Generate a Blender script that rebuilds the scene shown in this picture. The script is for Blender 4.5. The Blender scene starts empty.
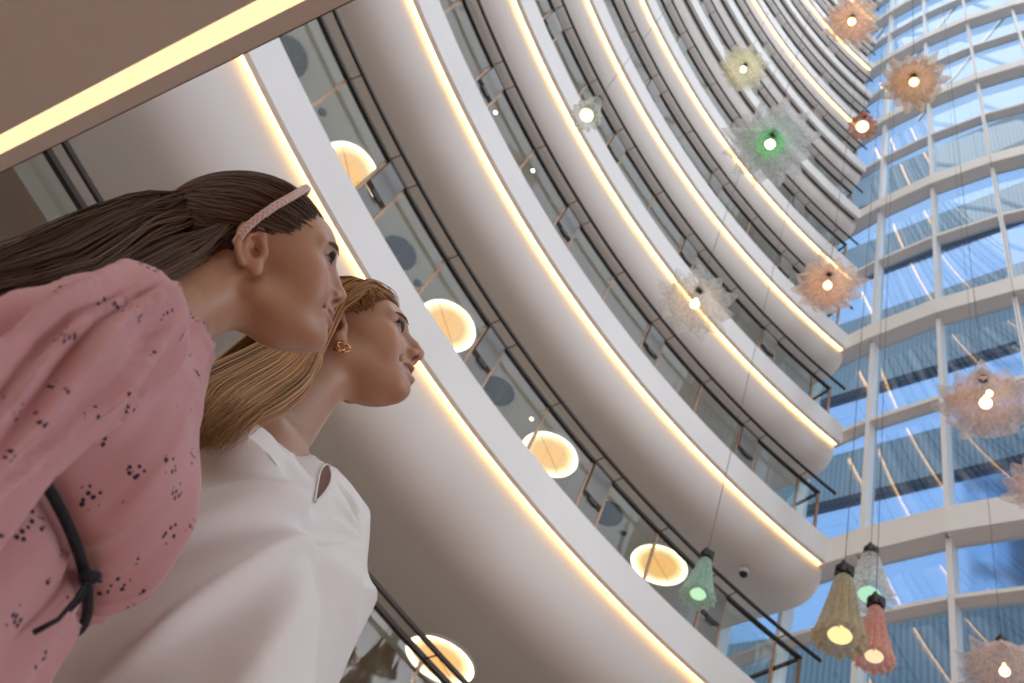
import bpy, bmesh, math, random
import numpy as np
from mathutils import Vector, Matrix
random.seed(7); np.random.seed(7)
scn = bpy.context.scene
COL = scn.collection
PI = math.pi
rad = math.radians

# ------------------------------------------------------------------ helpers
def link(o, parent=None):
    COL.objects.link(o)
    if parent is not None:
        o.parent = parent
    return o

def mesh_obj(name, verts, faces, mat=None, parent=None, smooth=True, loc=None, mats=None, fmat=None):
    me = bpy.data.meshes.new(name)
    me.from_pydata([tuple(v) for v in verts], [], [tuple(f) for f in faces])
    for m in (mats or ([mat] if mat else [])):
        me.materials.append(m)
    if fmat is not None:
        me.polygons.foreach_set('material_index', list(fmat))
    me.polygons.foreach_set('use_smooth', [bool(smooth)] * len(me.polygons))
    me.update()
    o = bpy.data.objects.new(name, me)
    if loc is not None:
        o.location = loc
    return link(o, parent)

def empty(name, label, cat, loc=(0, 0, 0), group=None, kind=None, rotz=0):
    o = bpy.data.objects.new(name, None)
    o.empty_display_size = .1
    o.location = loc
    o.rotation_euler = (0, 0, rotz)
    link(o)
    return tag(o, label, cat, group, kind)

def tag(o, label=None, cat=None, group=None, kind=None):
    if label: o['label'] = label
    if cat: o['category'] = cat
    if group: o['group'] = group
    if kind: o['kind'] = kind
    return o

class MB:
    """collects boxes, tubes, lathes and sweeps into one mesh"""
    def __init__(s): s.v = []; s.f = []
    def add(s, v, f):
        n = len(s.v); s.v += [tuple(p) for p in v]; s.f += [tuple(i + n for i in q) for q in f]
    def box(s, c, d, ax=None):
        c = Vector(c); ax = ax or (Vector((1, 0, 0)), Vector((0, 1, 0)), Vector((0, 0, 1)))
        v = []
        for i in (-.5, .5):
            for j in (-.5, .5):
                for k in (-.5, .5):
                    v.append(c + ax[0] * d[0] * i + ax[1] * d[1] * j + ax[2] * d[2] * k)
        s.add(v, [(0, 1, 3, 2), (4, 6, 7, 5), (0, 4, 5, 1), (2, 3, 7, 6), (0, 2, 6, 4), (1, 5, 7, 3)])
    def bar(s, a, b, w, h, up=(0, 0, 1)):
        a = Vector(a); b = Vector(b); x = (b - a); L = x.length; x.normalize()
        y = Vector(up).cross(x).normalized(); z = x.cross(y)
        s.box((a + b) / 2, (L, w, h), (x, y, z))
    def tube(s, pts, r, n=8, cap=True):
        pts = [Vector(p) for p in pts]; R = r if hasattr(r, '__len__') else [r] * len(pts)
        base = len(s.v); prev = None
        for i, p in enumerate(pts):
            t = (pts[min(i + 1, len(pts) - 1)] - pts[max(i - 1, 0)]).normalized()
            if prev is None:
                a = Vector((0, 0, 1)) if abs(t.z) < .9 else Vector((1, 0, 0))
                u = t.cross(a).normalized()
            else:
                u = (prev - t * prev.dot(t)).normalized()
            prev = u; w = t.cross(u)
            for k in range(n):
                q = 2 * PI * k / n
                s.v.append(tuple(p + (u * math.cos(q) + w * math.sin(q)) * R[i]))
        for i in range(len(pts) - 1):
            for k in range(n):
                a = base + i * n + k; b = base + i * n + (k + 1) % n
                s.f.append((a, b, b + n, a + n))
        if cap:
            s.f.append(tuple(base + k for k in range(n))[::-1])
            s.f.append(tuple(base + (len(pts) - 1) * n + k for k in range(n)))
    def lathe(s, prof, n=32, c=(0, 0, 0), fn=None):
        base = len(s.v)
        for (r, z) in prof:
            for k in range(n):
                q = 2 * PI * k / n
                rr, zz = (r, z) if fn is None else fn(r, z, q)
                s.v.append((c[0] + rr * math.cos(q), c[1] + rr * math.sin(q), c[2] + zz))
        for i in range(len(prof) - 1):
            for k in range(n):
                a = base + i * n + k; b = base + i * n + (k + 1) % n
                s.f.append((a, b, b + n, a + n))
    def disc(s, c, r, n=40, flip=False):
        base = len(s.v)
        for k in range(n):
            q = 2 * PI * k / n
            s.v.append((c[0] + r * math.cos(q), c[1] + r * math.sin(q), c[2]))
        f = tuple(base + k for k in range(n))
        s.f.append(f[::-1] if flip else f)
    def build(s, name, mat, parent=None, smooth=False, loc=None):
        return mesh_obj(name, s.v, s.f, mat, parent, smooth, loc)

# ------------------------------------------------------------------ materials
def nodes(name):
    m = bpy.data.materials.new(name); m.use_nodes = True
    nt = m.node_tree
    for n in list(nt.nodes): nt.nodes.remove(n)
    out = nt.nodes.new('ShaderNodeOutputMaterial')
    return m, nt, out

def N(nt, typ, **kw):
    n = nt.nodes.new(typ)
    for k, v in kw.items():
        if k in n.inputs.keys() if hasattr(n.inputs, 'keys') else False:
            n.inputs[k].default_value = v
        else:
            setattr(n, k, v)
    return n

def srgb(r, g, b):
    f = lambda c: (c / 255 / 12.92) if c / 255 <= .04045 else ((c / 255 + .055) / 1.055) ** 2.4
    return (f(r), f(g), f(b), 1)

def pbr(name, col, rough=.5, metal=0, var=.04, scale=8, bump=0, bscale=60, emit=None, estr=0, sheen=0, sss=0, spec=.5, coat=0):
    m, nt, out = nodes(name)
    p = nt.nodes.new('ShaderNodeBsdfPrincipled')
    nt.links.new(p.outputs[0], out.inputs[0])
    p.inputs['Roughness'].default_value = rough
    p.inputs['Metallic'].default_value = metal
    p.inputs['Specular IOR Level'].default_value = spec
    if sheen: p.inputs['Sheen Weight'].default_value = sheen
    if coat: p.inputs['Coat Weight'].default_value = coat
    if sss:
        p.inputs['Subsurface Weight'].default_value = sss
        p.inputs['Subsurface Radius'].default_value = (.9, .35, .2)
        p.inputs['Subsurface Scale'].default_value = .006
    tc = nt.nodes.new('ShaderNodeTexCoord')
    no = nt.nodes.new('ShaderNodeTexNoise'); no.inputs['Scale'].default_value = scale; no.inputs['Detail'].default_value = 3
    nt.links.new(tc.outputs['Object'], no.inputs['Vector'])
    rp = nt.nodes.new('ShaderNodeValToRGB')
    rp.color_ramp.elements[0].position = .3; rp.color_ramp.elements[1].position = .7
    rp.color_ramp.elements[0].color = tuple(max(0, c * (1 - var)) for c in col[:3]) + (1,)
    rp.color_ramp.elements[1].color = tuple(min(1, c * (1 + var)) for c in col[:3]) + (1,)
    nt.links.new(no.outputs['Fac'], rp.inputs['Fac'])
    nt.links.new(rp.outputs['Color'], p.inputs['Base Color'])
    if bump:
        n2 = nt.nodes.new('ShaderNodeTexNoise'); n2.inputs['Scale'].default_value = bscale; n2.inputs['Detail'].default_value = 4
        nt.links.new(tc.outputs['Object'], n2.inputs['Vector'])
        b = nt.nodes.new('ShaderNodeBump'); b.inputs['Strength'].default_value = bump; b.inputs['Distance'].default_value = .01
        nt.links.new(n2.outputs['Fac'], b.inputs['Height']); nt.links.new(b.outputs[0], p.inputs['Normal'])
    if emit:
        p.inputs['Emission Color'].default_value = emit; p.inputs['Emission Strength'].default_value = estr
    return m

def emitter(name, col, strength):
    m, nt, out = nodes(name)
    e = nt.nodes.new('ShaderNodeEmission'); e.inputs[0].default_value = col; e.inputs[1].default_value = strength
    nt.links.new(e.outputs[0], out.inputs[0])
    return m

def glass_mat(name, tint, refl, rough=0.0, fres=1.0):
    m, nt, out = nodes(name)
    t = nt.nodes.new('ShaderNodeBsdfTransparent'); t.inputs[0].default_value = tint
    g = nt.nodes.new('ShaderNodeBsdfGlossy'); g.inputs['Roughness'].default_value = rough
    lw = nt.nodes.new('ShaderNodeLayerWeight'); lw.inputs['Blend'].default_value = .5
    pw = nt.nodes.new('ShaderNodeMath'); pw.operation = 'POWER'; pw.inputs[1].default_value = 4
    nt.links.new(lw.outputs['Facing'], pw.inputs[0])
    ma = nt.nodes.new('ShaderNodeMath'); ma.operation = 'MULTIPLY_ADD'
    ma.inputs[1].default_value = fres; ma.inputs[2].default_value = refl; ma.use_clamp = True
    nt.links.new(pw.outputs[0], ma.inputs[0])
    mx = nt.nodes.new('ShaderNodeMixShader')
    nt.links.new(ma.outputs[0], mx.inputs[0]); nt.links.new(t.outputs[0], mx.inputs[1]); nt.links.new(g.outputs[0], mx.inputs[2])
    nt.links.new(mx.outputs[0], out.inputs[0])
    return m

M = {}
M['white'] = pbr('white_plaster', (.80, .79, .78), .55, var=.015, scale=1.5)
M['fascia'] = pbr('fascia_white', (.80, .80, .80), .45, var=.015, scale=2)
M['hull'] = pbr('soffit_plaster', (.76, .735, .71), .6, var=.02, scale=.8)
M['ceil'] = pbr('corridor_ceiling', (.80, .82, .80), .6, var=.03, scale=1)
M['strip'] = emitter('warm_led', (1, .60, .235, 1), 7.0)
M['wood'] = pbr('timber_ceiling', (.36, .21, .125), .5, var=.12, scale=2)
M['strip_off'] = pbr('unlit_strip', (.22, .21, .20), .5)
M['rail'] = pbr('dark_bronze_rail', (.035, .025, .02), .4, .6)
M['post'] = pbr('bronze_post', (.36, .22, .14), .35, .7)
M['infill'] = pbr('grey_infill', (.17, .165, .155), .35, .4)
M['black'] = pbr('black_slot', (.012, .012, .012), .5)
M['balglass'] = glass_mat('balustrade_glass', (.93, .96, .945, 1), .03, fres=.22)
M['facglass'] = glass_mat('facade_glass', (.72, .86, .97, 1), .10, fres=.5)
M['mull'] = pbr('mullion_paint', (.78, .80, .82), .4, var=.01)
M['band'] = pbr('band_paint', (.80, .79, .77), .5, var=.01)
M['floor'] = pbr('stone_floor', (.50, .29, .175), .45, var=.08, scale=3)
M['cfloor'] = pbr('corridor_floor', (.62, .56, .50), .6)
M['backwall'] = pbr('back_wall', (.66, .58, .50), .5, var=.1, scale=2)
M['speaker'] = pbr('speaker_dark', (.035, .04, .04), .6, bump=.2, bscale=300)
M['cable'] = pbr('cable', (.12, .12, .12), .5)
M['cap'] = pbr('socket_black', (.012, .010, .010), .4)
M['chrome'] = pbr('chrome', (.6, .6, .6), .2, 1)

# ------------------------------------------------------------------ camera (all other numbers are metres; camera height above floor ZC)
ZC = .50
cam = bpy.data.cameras.new('camera'); cam.sensor_width = 36; cam.lens = 36 * 932.5 / 1024
cam.clip_start = .05; cam.clip_end = 500
co = bpy.data.objects.new('camera', cam); link(co)
# rows: world axes expressed in image axes (x right, y down, z forward)
UPV = np.array([908.6 - 512, -313.6 - 341.5, 932.5]); UPV /= np.linalg.norm(UPV)
HDV = np.array([0, 0, 1.]) - UPV * UPV[2]; HDV /= np.linalg.norm(HDV)
RTV = np.cross(HDV, UPV)
right = Vector((RTV[0], HDV[0], UPV[0])); down = Vector((RTV[1], HDV[1], UPV[1])); fwd = Vector((RTV[2], HDV[2], UPV[2]))
mw = Matrix.Identity(4)
for i in range(3):
    mw[i][0] = right[i]; mw[i][1] = -down[i]; mw[i][2] = -fwd[i]
mw[0][3] = 0; mw[1][3] = 0; mw[2][3] = ZC
co.matrix_world = mw
scn.camera = co

# ------------------------------------------------------------------ storeys
CX, CY, RAD = 10.5726, -9.7826, 21.347      # the balconies run on one circle
ST = 3.6
def ZF(k):                                   # underside of the fascia of tier k
    if k == -1: return ZC + 4.00
    return ZC + (8.82 if k == 0 else 12.967 + (k - 1) * ST)
HF = .634                                    # fascia height
RAILZ = HF + 1.32
E0 = np.array([7.17, 11.30]); ED = np.array([-.37, .93]) / np.hypot(.37, .93)   # line along which tiers stop at the glass wall
def az_end(s):
    d = E0 - np.array([CX, CY]); R = RAD + s
    b = d @ ED; c = d @ d - R * R
    t = -b + math.sqrt(max(0, b * b - c))
    p = d + ED * t
    return math.degrees(math.atan2(p[0], p[1]))
def pol(az, s, z):
    a = rad(az); return ((RAD + s) * math.sin(a), (RAD + s) * math.cos(a), z)
AZ0 = -62.0
def sweep(name, prof, mat, parent, a0=AZ0, a1=None, n=110, closed=False, cap=True, smooth=True, mats=None, fm=None):
    v = []; f = []; m = len(prof); fmi = []
    ends = [az_end(s) if a1 is None else a1 for s, z in prof]
    for i in range(n + 1):
        t = i / n
        for j, (s, z) in enumerate(prof):
            v.append(pol(a0 + (ends[j] - a0) * t, s, z))
    mm = m if closed else m - 1
    for i in range(n):
        for j in range(mm):
            a = i * m + j; b = i * m + (j + 1) % m
            f.append((a, b, b + m, a + m)); fmi.append(fm[j] if fm else 0)
    if cap and closed:
        f.append(tuple(range(m))); f.append(tuple(n * m + j for j in range(m))[::-1]); fmi += [0, 0]
    o = mesh_obj(name, v, f, mat, parent, smooth, mats=mats, fmat=fmi)
    return o

def edge_split(o, ang=35):
    md = o.modifiers.new('es', 'EDGE_SPLIT'); md.split_angle = rad(ang)
    return o

LIT = {-1, 0, 1, 2, 3, 4, 7, 9, 11}
COLS = [-7.5 * i for i in range(2, 13)]     # azimuths of the railing bays
NTIER = 14
ordinal = ['lowest', 'second', 'third', 'fourth', 'fifth', 'sixth', 'seventh', 'eighth', 'ninth', 'tenth', 'eleventh', 'twelfth', 'thirteenth', 'fourteenth']
def tier_label(k):
    if k == -1: return 'curved balcony tier behind the two people, below the first glowing strip'
    if k == 0: return 'curved white balcony tier whose glowing strip passes right behind the two heads'
    return 'curved white balcony tier, %s, %s up from the one behind the heads' % ('glowing strip' if k in LIT else 'unlit edge', ordinal[k - 1].replace('lowest', 'first'))

def make_tier(k):
    z0 = ZF(k)
    t = empty('balcony', tier_label(k), 'balcony', (CX, CY, z0), 'curved balcony tiers')
    D = {-1: .7, 0: 1.15}.get(k, .78)
    WS = {0: .85}.get(k, .62)
    # fascia board with its lip, top ledge and floor edge
    fa = sweep('fascia', [(0, 0), (0, HF), (.34, HF), (.34, HF - .12), (.09, HF - .12), (.09, 0)], M['fascia'], t, closed=True)
    edge_split(fa)
    # rounded underside running back into the corridor ceiling
    pr = [(.12, HF - .14), (.20, HF - .14), (.20, .05), (.175, .0)]
    nn = 14
    for i in range(nn + 1):
        q = i / nn * PI / 2
        pr.append((.13 + WS * (1 - math.cos(q) ** .8) + .045 * (1 - i / nn), -D * math.sin(q) ** .85))
    pr += [(1.2 if k else 3.0, -D)]
    body = pr + [(5.2, -D), (5.2, HF - .2), (.3, HF - .2)]
    fm = [0] * (len(pr) - 1) + [1, 2, 3, 0]
    so = sweep('soffit', body, None, t, closed=True, mats=[M['hull'], M['wood'] if k == 0 else M['ceil'], M['white'], M['cfloor']], fm=fm)
    edge_split(so, 50)
    if k in LIT:
        sweep('light_strip', [(.095, .055), (.165, .055), (.165, .10), (.095, .10)], M['strip'], t, closed=True)
    else:
        sweep('light_strip', [(.095, .055), (.165, .055), (.165, .10), (.095, .10)], M['strip_off'], t, closed=True)
    # handrails
    def rail_prof(s, z, w, h): return [(s - w / 2, z - h / 2), (s + w / 2, z - h / 2), (s + w / 2, z + h / 2), (s - w / 2, z + h / 2)]
    ae = az_end(.25) - .55
    o = sweep('outer_handrail', rail_prof(0, RAILZ, .045, .05), M['rail'], t, a1=az_end(0) - .1, closed=True, smooth=False)
    mb = MB()
    for i in range(100):
        a = AZ0 + (ae - AZ0) * i / 100; b = AZ0 + (ae - AZ0) * (i + 1) / 100
        mb.bar(pol(a, .25, RAILZ), pol(b, .25, RAILZ), .07, .06)
    mb.bar(pol(ae, .22, RAILZ), pol(ae - .2, 1.35, RAILZ), .05, .05)
    mb.build('inner_handrail', M['rail'], t)
    mb = MB(); mb.bar(pol(ae, .25, HF - .02), pol(ae, .25, RAILZ), .05, .05, up=(1, 0, 0)); mb.build('end_post', M['post'], t)
    # railing bays
    near = k <= 4
    allg, allp, allb = MB(), MB(), MB()
    def glass(a0, a1):
        g = MB() if near else allg
        n = 4
        for i in range(n):
            p = a0 + (a1 - a0) * i / n; q = a0 + (a1 - a0) * (i + 1) / n
            g.bar(pol(p, .25, HF + .64), pol(q, .25, HF + .64), .012, 1.28)
        if near: g.build('glass_panel', M['balglass'], t)
    def post(a):
        g = MB()
        g.bar(pol(a, .27, HF - .02), pol(a, .27, RAILZ - .02), .03, .045, up=(math.cos(rad(a)), -math.sin(rad(a)), 0))
        g.build('post', M['post'], t)
        b = MB() if near else allb
        b.bar(pol(a, 0, RAILZ), pol(a, .25, RAILZ), .014, .014)
        if near: b.build('rail_bracket', M['rail'], t)
    hw = .62
    vis = [c for c in COLS if c > -58]
    for c in vis:
        for s in (-hw, hw): post(c + s)
        post(c - 3.75)
        glass(c - 3.75 + .06, c - hw - .06); glass(c - 7.5 + hw + .06, c - 3.75 - .06)
        bx = MB()
        y = Vector((math.sin(rad(c)), math.cos(rad(c)), 0)); x = Vector((y.y, -y.x, 0))
        w = 2 * RAD * math.tan(rad(hw)) - .05
        bx.box(pol(c, .27, HF + .98), (w, .10, .60), (x, y, Vector((0, 0, 1))))
        inf = bx.build('railing_infill_box', M['infill'], t)
        lo = MB(); lo.box(pol(c, .29, HF + .28), (w, .07, .60), (x, y, Vector((0, 0, 1)))); lo.build('lower_panel', M['infill'], inf)
        sl = MB(); sl.box(pol(c, .235, HF + .63), (w * .45, .035, .09), (x, y, Vector((0, 0, 1)))); sl.build('dark_slot', M['black'], inf)
    glass(-15 + hw + .06, ae - .05)
    post(-11.3)
    if not near:
        allg.build('glass_panel', M['balglass'], t); allb.build('rail_bracket', M['rail'], t)
    return t

for k in range(-1, NTIER):
    make_tier(k)

# corridor back walls (one curved wall behind every tier)
sweep_parent = empty('wall_back', 'pale curved back wall of the gallery corridors', 'wall', (CX, CY, ZC), kind='structure')
sweep('wall_surface', [(5.2, -ZC), (5.2, 62), (5.35, 62), (5.35, -ZC)], M['backwall'], sweep_parent, closed=True)

wl = empty('sky_block_wall', 'unseen curved wall added behind the viewer to block low sky', 'wall', (CX, CY, ZC), kind='structure')  # added out of view to keep low sky light off the tiers
M['sky_block'] = pbr('sky_block_plaster', (.55, .50, .46), .7, var=.06, scale=.3)
sweep('wall_surface', [(0, -ZC), (0, 58), (.4, 58), (.4, -ZC)], M['sky_block'], wl, a0=-250, a1=-128, closed=True)
# ------------------------------------------------------------------ corridor ceiling fittings
def ceil_pt(k_above, az, s, dz=0):
    D = {-1: .7, 0: 1.15}.get(k_above, .78)
    p = pol(az, s, 0)
    return (CX + p[0], CY + p[1], ZF(k_above) - D - dz)

def disc_light_mat():
    m, nt, out = nodes('disc_lamp_glow')
    tc = nt.nodes.new('ShaderNodeTexCoord'); le = nt.nodes.new('ShaderNodeVectorMath'); le.operation = 'LENGTH'
    mp = nt.nodes.new('ShaderNodeMapping'); mp.inputs['Scale'].default_value = (1, 1, 0)
    nt.links.new(tc.outputs['Object'], mp.inputs['Vector']); nt.links.new(mp.outputs[0], le.inputs[0])
    r = nt.nodes.new('ShaderNodeValToRGB'); r.color_ramp.interpolation = 'EASE'
    e = r.color_ramp.elements
    e[0].position = .12; e[0].color = (1.05, .55, .18, 1)
    e[1].position = .50; e[1].color = (3.4, 2.7, 1.7, 1)
    y_ = r.color_ramp.elements.new(.41); y_.color = (1.5, 1.0, .50, 1)
    x = r.color_ramp.elements.new(.30); x.color = (1.0, .58, .23, 1)
    nt.links.new(le.outputs['Value'], r.inputs['Fac'])
    em = nt.nodes.new('ShaderNodeEmission'); em.inputs[1].default_value = 1.0
    nt.links.new(r.outputs['Color'], em.inputs[0]); nt.links.new(em.outputs[0], out.inputs[0])
    return m
M['disc'] = disc_light_mat()

where = {0: 'over the first gallery', 1: 'over the second gallery', -1: 'below the lowest lit strip'}
def ceiling_light(k, az, s, label):
    p = ceil_pt(k + 1, az, s)
    t = empty('ceiling_light', label, 'lamp', p, 'round ceiling lamps of the galleries')
    a = MB(); a.lathe([(.545, .0), (.565, -.03), (.56, -.055), (.54, -.055), (.54, .0)], 48); a.build('rim', M['white'], t, True)
    b = MB(); b.disc((0, 0, -.035), .54, 48, True); b.build('diffuser', M['disc'], t)
    c = MB(); c.bar((-.53, 0, -.0365), (.53, 0, -.0365), .008, .003); c.build('seam', M['post'], t)
    t.rotation_euler = (0, 0, rad(20 - az))
names0 = ['half hidden by a bronze railing post above the girl\'s forehead', 'just up and right of the woman\'s face',
          'third along the lowest gallery from the girl', 'next to the green cone pendant']
for i, az in enumerate([-37.5, -30, -22.5, -15]):
    ceiling_light(0, az, 2.0, 'round glowing amber ceiling lamp, ' + names0[i])
ceiling_light(-1, -22.5, 2.35, 'round glowing amber ceiling lamp near the bottom, crossed by two dark rails')
ceiling_light(1, -15.0, 2.0, 'round amber ceiling lamp with only a sliver showing, below the silver starburst pendant')
ceiling_light(1, -22.5, 2.0, 'round amber ceiling lamp, small sliver left of the silver starburst pendant')

def speaker(k, az, s, label):
    p = ceil_pt(k + 1, az, s)
    t = empty('ceiling_speaker', label, 'speaker', p, 'dark round ceiling speakers')
    a = MB(); a.lathe([(.31, 0), (.33, -.02), (.31, -.035), (.28, -.03)], 40); a.build('ring', M['speaker'], t, True)
    b = MB(); b.lathe([(.28, -.03), (.18, -.045), (.05, -.06), (.0005, -.06)], 40); b.build('grille', M['speaker'], t, True)
for az, l in [(-42.3, 'dark round ceiling speaker cut off by the near ceiling edge'), (-33.7, 'dark round ceiling speaker between the two lamps nearest the heads'),
              (-26.3, 'dark round ceiling speaker below the lamp beside the woman\'s face'), (-18.6, 'dark round ceiling speaker before the lamp near the green pendant')]:
    speaker(0, az, 2.0, l)
def detector(k, az, s, label):
    p = ceil_pt(k + 1, az, s)
    t = empty('smoke_detector', label, 'smoke detector', p, 'small ceiling detectors')
    a = MB(); a.lathe([(.07, 0), (.07, -.03), (.05, -.05), (.0005, -.052)], 24); a.build('housing', M['speaker'], t, True)
    b = MB(); b.lathe([(.08, 0), (.08, -.008), (.07, -.012)], 24); b.build('ring', M['chrome'], t, True)
detector(0, -32.2, 2.0, 'small grey ceiling detector above the lamp beside the woman\'s face')
detector(0, -17.3, 2.05, 'small grey ceiling detector left of the lamp by the green pendant')
detector(0, -40.0, 1.9, 'small dark ceiling detector near the cut off speaker')
def downlight(k, az, s, col, label):
    p = ceil_pt(k + 1, az, s)
    t = empty('downlight', label, 'lamp', p, 'small spot downlights in the gallery ceilings')
    a = MB(); a.lathe([(.035, -.004), (.055, -.006), (.06, 0)], 24); a.build('trim_ring', M['chrome'], t, True)
    b = MB(); b.disc((0, 0, -.004), .035, 20, True); b.build('bulb', emitter('spot_' + str(az), col, 9), t)
downlight(0, -24.4, 1.8, (1, .62, .3, 1), 'tiny orange downlight beside the third lamp of the lowest gallery')
downlight(1, -35.7, 1.05, (1, .62, .4, 1), 'tiny pinkish downlight just past a grey railing box on the second gallery')
downlight(1, -32.35, .95, (.9, 1, .7, 1), 'tiny greenish white downlight on the second gallery')

# ------------------------------------------------------------------ glass wall
FP = [np.array(p) for p in [(7.55, 10.83), (8.25, 9.43), (9.12, 8.08)]]
a = -51.
for i in range(5):
    FP.append(FP[-1] + 1.6 * np.array([math.cos(rad(a)), math.sin(rad(a))])); a += 6
a = -69.5; L = []
q = FP[0]
for i in range(5):
    q = q - 1.6 * np.array([math.cos(rad(a)), math.sin(rad(a))]); L.append(q); a -= 5
FP = L[::-1] + FP
TOPZ = ZF(NTIER - 1) + 1
win = empty('window_1', 'tall curved curtain wall of blue glass panes in white frames', 'window', (0, 0, 0), kind='structure')
def v2(p, z): return Vector((p[0], p[1], z))
for i, p in enumerate(FP):
    d = (FP[min(i + 1, len(FP) - 1)] - FP[max(i - 1, 0)]); d /= np.hypot(*d)
    n = np.array([d[1], -d[0]])
    if n @ p > 0: n = -n
    x = Vector((d[0], d[1], 0)); y = Vector((n[0], n[1], 0))
    mb = MB(); mb.box(v2(p + n * .0, TOPZ / 2), (.10, .30, TOPZ), (x, y, Vector((0, 0, 1))))
    mb.build('mullion', M['mull'], win)
levels = []
for k in range(-1, NTIER):
    levels.append((ZF(k), ZF(k) + HF, 'band') if (k % 2) else (ZF(k) + HF - .22, ZF(k) + HF - .10, 'transom'))
levels.append((ZF(1) - 1.42, ZF(1) - 1.34, 'transom'))
zs = sorted(levels)
for i in range(len(FP) - 1):
    A, B = FP[i], FP[i + 1]; d = (B - A); d /= np.hypot(*d); n = np.array([d[1], -d[0]])
    if n @ A > 0: n = -n
    edges = [0.0]
    for (z0, z1, kind) in zs:
        dep = .40 if kind == 'band' else .30
        mb = MB()
        c = (A + B) / 2 + n * (dep / 2 - .12)
        Lg = np.hypot(*(B - A)) + (.05 if kind == 'band' else -.10)
        mb.box(v2(c, (z0 + z1) / 2), (Lg, dep, z1 - z0), (Vector((d[0], d[1], 0)), Vector((n[0], n[1], 0)), Vector((0, 0, 1))))
        if kind == 'band':
            mb.box(v2(c + n * .01, z0 + .02), (Lg, dep + .03, .08), (Vector((d[0], d[1], 0)), Vector((n[0], n[1], 0)), Vector((0, 0, 1))))
        mb.build('spandrel_band' if kind == 'band' else 'transom', M['band'], win)
        edges += [z0, z1]
    edges.append(TOPZ)
    for z0, z1 in zip(edges[::2], edges[1::2]):
        if z1 - z0 < .2 or z1 < 5: continue
        a_ = A + d * .05; b_ = B - d * .05
        mesh_obj('pane', [v2(a_ - n * .05, z0), v2(b_ - n * .05, z0), v2(b_ - n * .05, z1), v2(a_ - n * .05, z1)], [(0, 1, 2, 3)], M['facglass'], win, False)

# ------------------------------------------------------------------ floor and near ceiling
fl = MB(); fl.box((4, 2, -.1), (60, 60, .2)); o = fl.build('floor', M['floor']); tag(o, 'pale stone floor of the atrium hall', 'floor', kind='structure')

NZ = ZC + 3.9
nd = Vector((.6256, -.7801, 0)); nn_ = Vector((-.7801, -.6256, 0))     # along the edge / away from the opening
P0 = Vector((0, 0, NZ)) - nn_ * .117
near = empty('ceiling', 'grey ceiling overhead with a straight glowing strip along its edge', 'ceiling', P0, kind='structure')
def slab(name, a, b, z0, z1, mat, l0=-9, l1=9):
    mb = MB(); mb.box(nn_ * (a + b) / 2 + nd * (l0 + l1) / 2 + Vector((0, 0, (z0 + z1) / 2)), (l1 - l0, b - a, z1 - z0), (nd, nn_, Vector((0, 0, 1))))
    return mb.build(name, mat, near)
slab('edge_trim', 0, .006, .0, .5, M['rail'])
M['near'] = pbr('near_ceiling_paint', (.64, .69, .80), .6, var=.02)
slab('lip', .006, .094, .0, .5, M['near'])
slab('light_strip', .094, .19, .07, .10, emitter('warm_led_near', (1, .74, .40, 1), 1.3))
slab('soffit', .19, 3.4, .0, .5, M['near'])
slab('slot_top', .094, .19, .11, .5, M['white'])
cl = MB(); cq = -2.05
for s in (-.012, .012): cl.box(nd * (cq + s * 2) + nn_ * (.14 + s) + Vector((0, 0, .03)), (.012, .04, .03), (nd, nn_, Vector((0, 0, 1))))
cl.build('strip_clip', M['rail'], near)

# ================================================================== people
def ell(P, c, r):
    r = np.asarray(r, float); q = (P - np.asarray(c)) / r
    k0 = np.sqrt((q * q).sum(-1)) + 1e-9; k1 = np.sqrt(((q / r) ** 2).sum(-1)) + 1e-9
    return k0 * (k0 - 1) / k1
def sph(P, c, r): return np.sqrt(((P - np.asarray(c)) ** 2).sum(-1)) - r
def cap(P, a, b, ra, rb=None):
    rb = ra if rb is None else rb
    a = np.asarray(a, float); b = np.asarray(b, float); d = b - a
    t = np.clip(((P - a) @ d) / (d @ d), 0, 1)
    return np.sqrt(((P - a - t[..., None] * d) ** 2).sum(-1)) - (ra + (rb - ra) * t)
def chain(P, pts, rs, k=.0):
    d = None
    for i in range(len(pts) - 1):
        e = cap(P, pts[i], pts[i + 1], rs[i], rs[i + 1])
        d = e if d is None else (smin(d, e, k) if k else np.minimum(d, e))
    return d
def smin(a, b, k):
    h = np.clip(.5 + .5 * (b - a) / k, 0, 1)
    return b * (1 - h) + a * h - k * h * (1 - h)
def ssub(a, b, k):                                   # a minus b
    return -smin(-a, b, k)
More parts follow.
